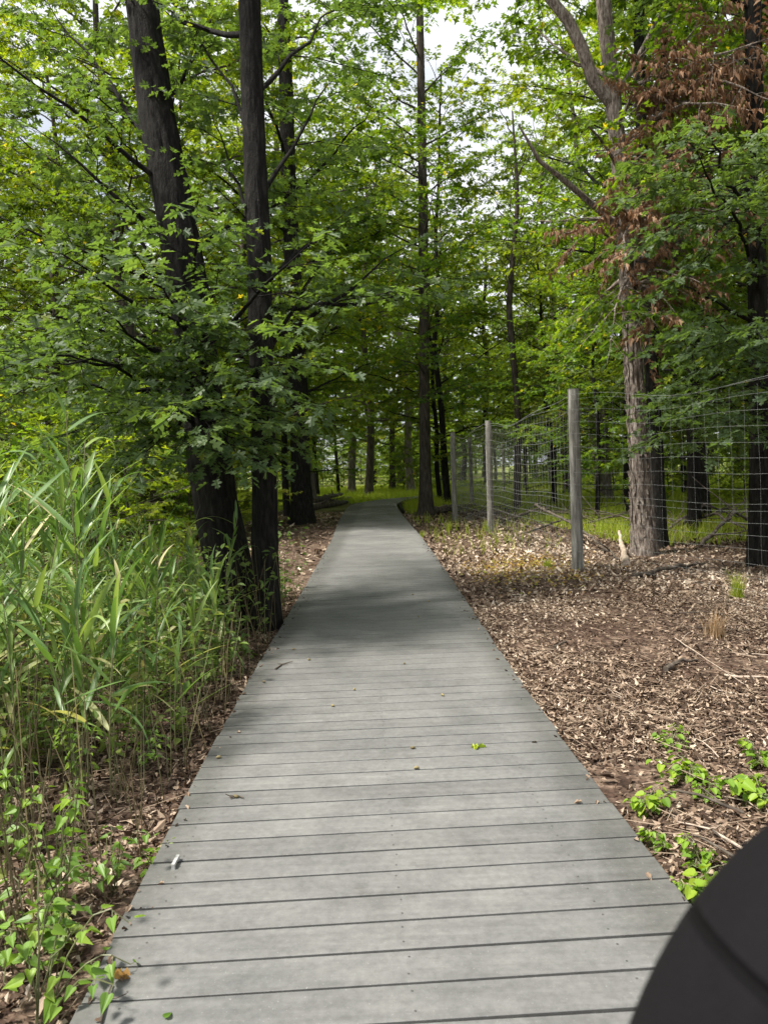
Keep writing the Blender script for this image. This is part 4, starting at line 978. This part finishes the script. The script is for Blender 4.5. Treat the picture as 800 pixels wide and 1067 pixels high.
# local frame: x right, y forward, z up, feet at z = 0, 1.43 m tall
J = dict(pelvis=(0, 0, .74), waist=(0, .0, .85), chest=(0, .01, 1.0), upper=(0, 0, 1.10), neck=(0, .0, 1.20), neck2=(0, .012, 1.25), head=(0, .02, 1.32), crown=(0, .015, 1.385), chin=(0, .06, 1.27))
names = list(J); V = [J[k] for k in names]; Rr = [(.125, .09), (.105, .08), (.12, .09), (.11, .075), (.045, .045), (.043, .043), (.078, .088), (.06, .068), (.04, .035)]
E_ = [(0, 1), (1, 2), (2, 3), (3, 4), (4, 5), (5, 6), (6, 7), (6, 8)]
def chain(start, pts, rr_):
    b = start
    for p, q in zip(pts, rr_): V.append(p); Rr.append(q); E_.append((b, len(V)-1)); b = len(V)-1
    return b
for sx in (-1, 1):
    chain(0, [(sx*.085, 0, .68), (sx*.09, .01, .40), (sx*.092, -.01, .09), (sx*.10, .07, .035), (sx*.105, .13, .03)], [.085, .055, .038, .035, .03])
    wst = chain(3, [(sx*.155, 0, 1.105), (sx*.248, -.01, .88), (sx*.245, .05, .66)], [.05, .038, .027])
    hb = chain(wst, [(sx*.243, .065, .61)], [.028])
    for k in range(4):
        y = .035+k*.02; L = (.055, .064, .06, .048)[k]
        chain(hb, [(sx*.243, y+.005, .575), (sx*.240, y+.012, .575-L*.5), (sx*.227, y+.012, .575-L)], [.010, .0085, .0075])
    chain(hb, [(sx*.232, .105, .60), (sx*.222, .118, .57)], [.011, .009])
skin_obj('body', V, Rr, E_, M['skin'], per, 2)
# jacket with a rounded shoulder and a raised armhole seam, trousers, shoes, hair, eyes
jv = [(0, 0, .66), (0, 0, .84), (0, .01, 1.0), (0, 0, 1.09), (0, .0, 1.165), (0, .0, 1.20)]; jr = [(.165, .13), (.135, .105), (.145, .11), (.13, .095), (.075, .07), (.062, .06)]; je = [(i, i+1) for i in range(5)]
for sx in (-1, 1):
    b = 3
    for p, q in (((sx*.095, 0, 1.112), .078), ((sx*.160, 0, 1.082), .072), ((sx*.215, -.005, 1.005), .072), ((sx*.248, -.01, .90), .062), ((sx*.262, .015, .78), .052), ((sx*.245, .055, .655), .042)):
        jv.append(p); jr.append(q); je.append((b, len(jv)-1)); b = len(jv)-1
skin_obj('jacket', jv, jr, je, M['black_cloth'], per, 3, 1)
tv = [(0, 0, .82), (0, 0, .70)]; tr_ = [(.135, .105), (.13, .10)]; te = [(0, 1)]
for sx in (-1, 1):
    b = 1
    for p, q in (((sx*.088, 0, .62), .092), ((sx*.092, .01, .40), .066), ((sx*.094, -.008, .08), .052)):
        tv.append(p); tr_.append(q); te.append((b, len(tv)-1)); b = len(tv)-1
skin_obj('trousers', tv, tr_, te, M['trousers'], per, 2)
for sx in (-1, 1):
    skin_obj('shoe', [(sx*.094, -.045, .035), (sx*.096, .03, .042), (sx*.102, .11, .035), (sx*.104, .16, .028)], [(.034, .034), (.042, .042), (.042, .032), (.034, .024)], [(0, 1), (1, 2), (2, 3)], M['shoe'], per, 2)
    e = Geo(); t = np.linspace(0, np.pi, 7); e.tube(np.stack([np.full(7, sx*.03), .093+.010*-np.cos(t), np.full(7, 1.325)], -1), .010*np.sin(t)+.0008, 10, 0); obj('eye', e, M['eye'], per, True)
    skin_obj('ear', [(sx*.082, .012, 1.335), (sx*.085, .008, 1.315), (sx*.082, .012, 1.298)], [(.007, .014), (.008, .013), (.006, .009)], [(0, 1), (1, 2)], M['skin'], per, 2)
skin_obj('nose', [(0, .105, 1.33), (0, .118, 1.308), (0, .113, 1.302)], [.008, .012, .011], [(0, 1), (1, 2)], M['skin'], per, 2)
skin_obj('mouth', [(-.02, .096, 1.277), (0, .104, 1.277), (.02, .096, 1.277)], [.004, .006, .004], [(0, 1), (1, 2)], plain('lips', (.40, .17, .15), .5, .4), per, 2)
g = Geo(); th = np.linspace(0, 2*np.pi, 25)[:-1]; V_ = []
for k in range(10):
    ph = k/9; lo = .5+.17*ph
    V_.append(np.stack([.088*np.sin(ph*1.75)*np.cos(th), -.005+.103*np.sin(ph*1.75)*np.sin(th)-.012*ph, 1.415-(.125+.05*(np.sin(th) < -.1)+.035*np.clip(-np.sin(th), 0, 1))*(1-np.cos(ph*1.6))], -1))
g.add(np.array(V_), grid_faces(10, 24, True)); obj('hair', g, M['hair'], per, True)
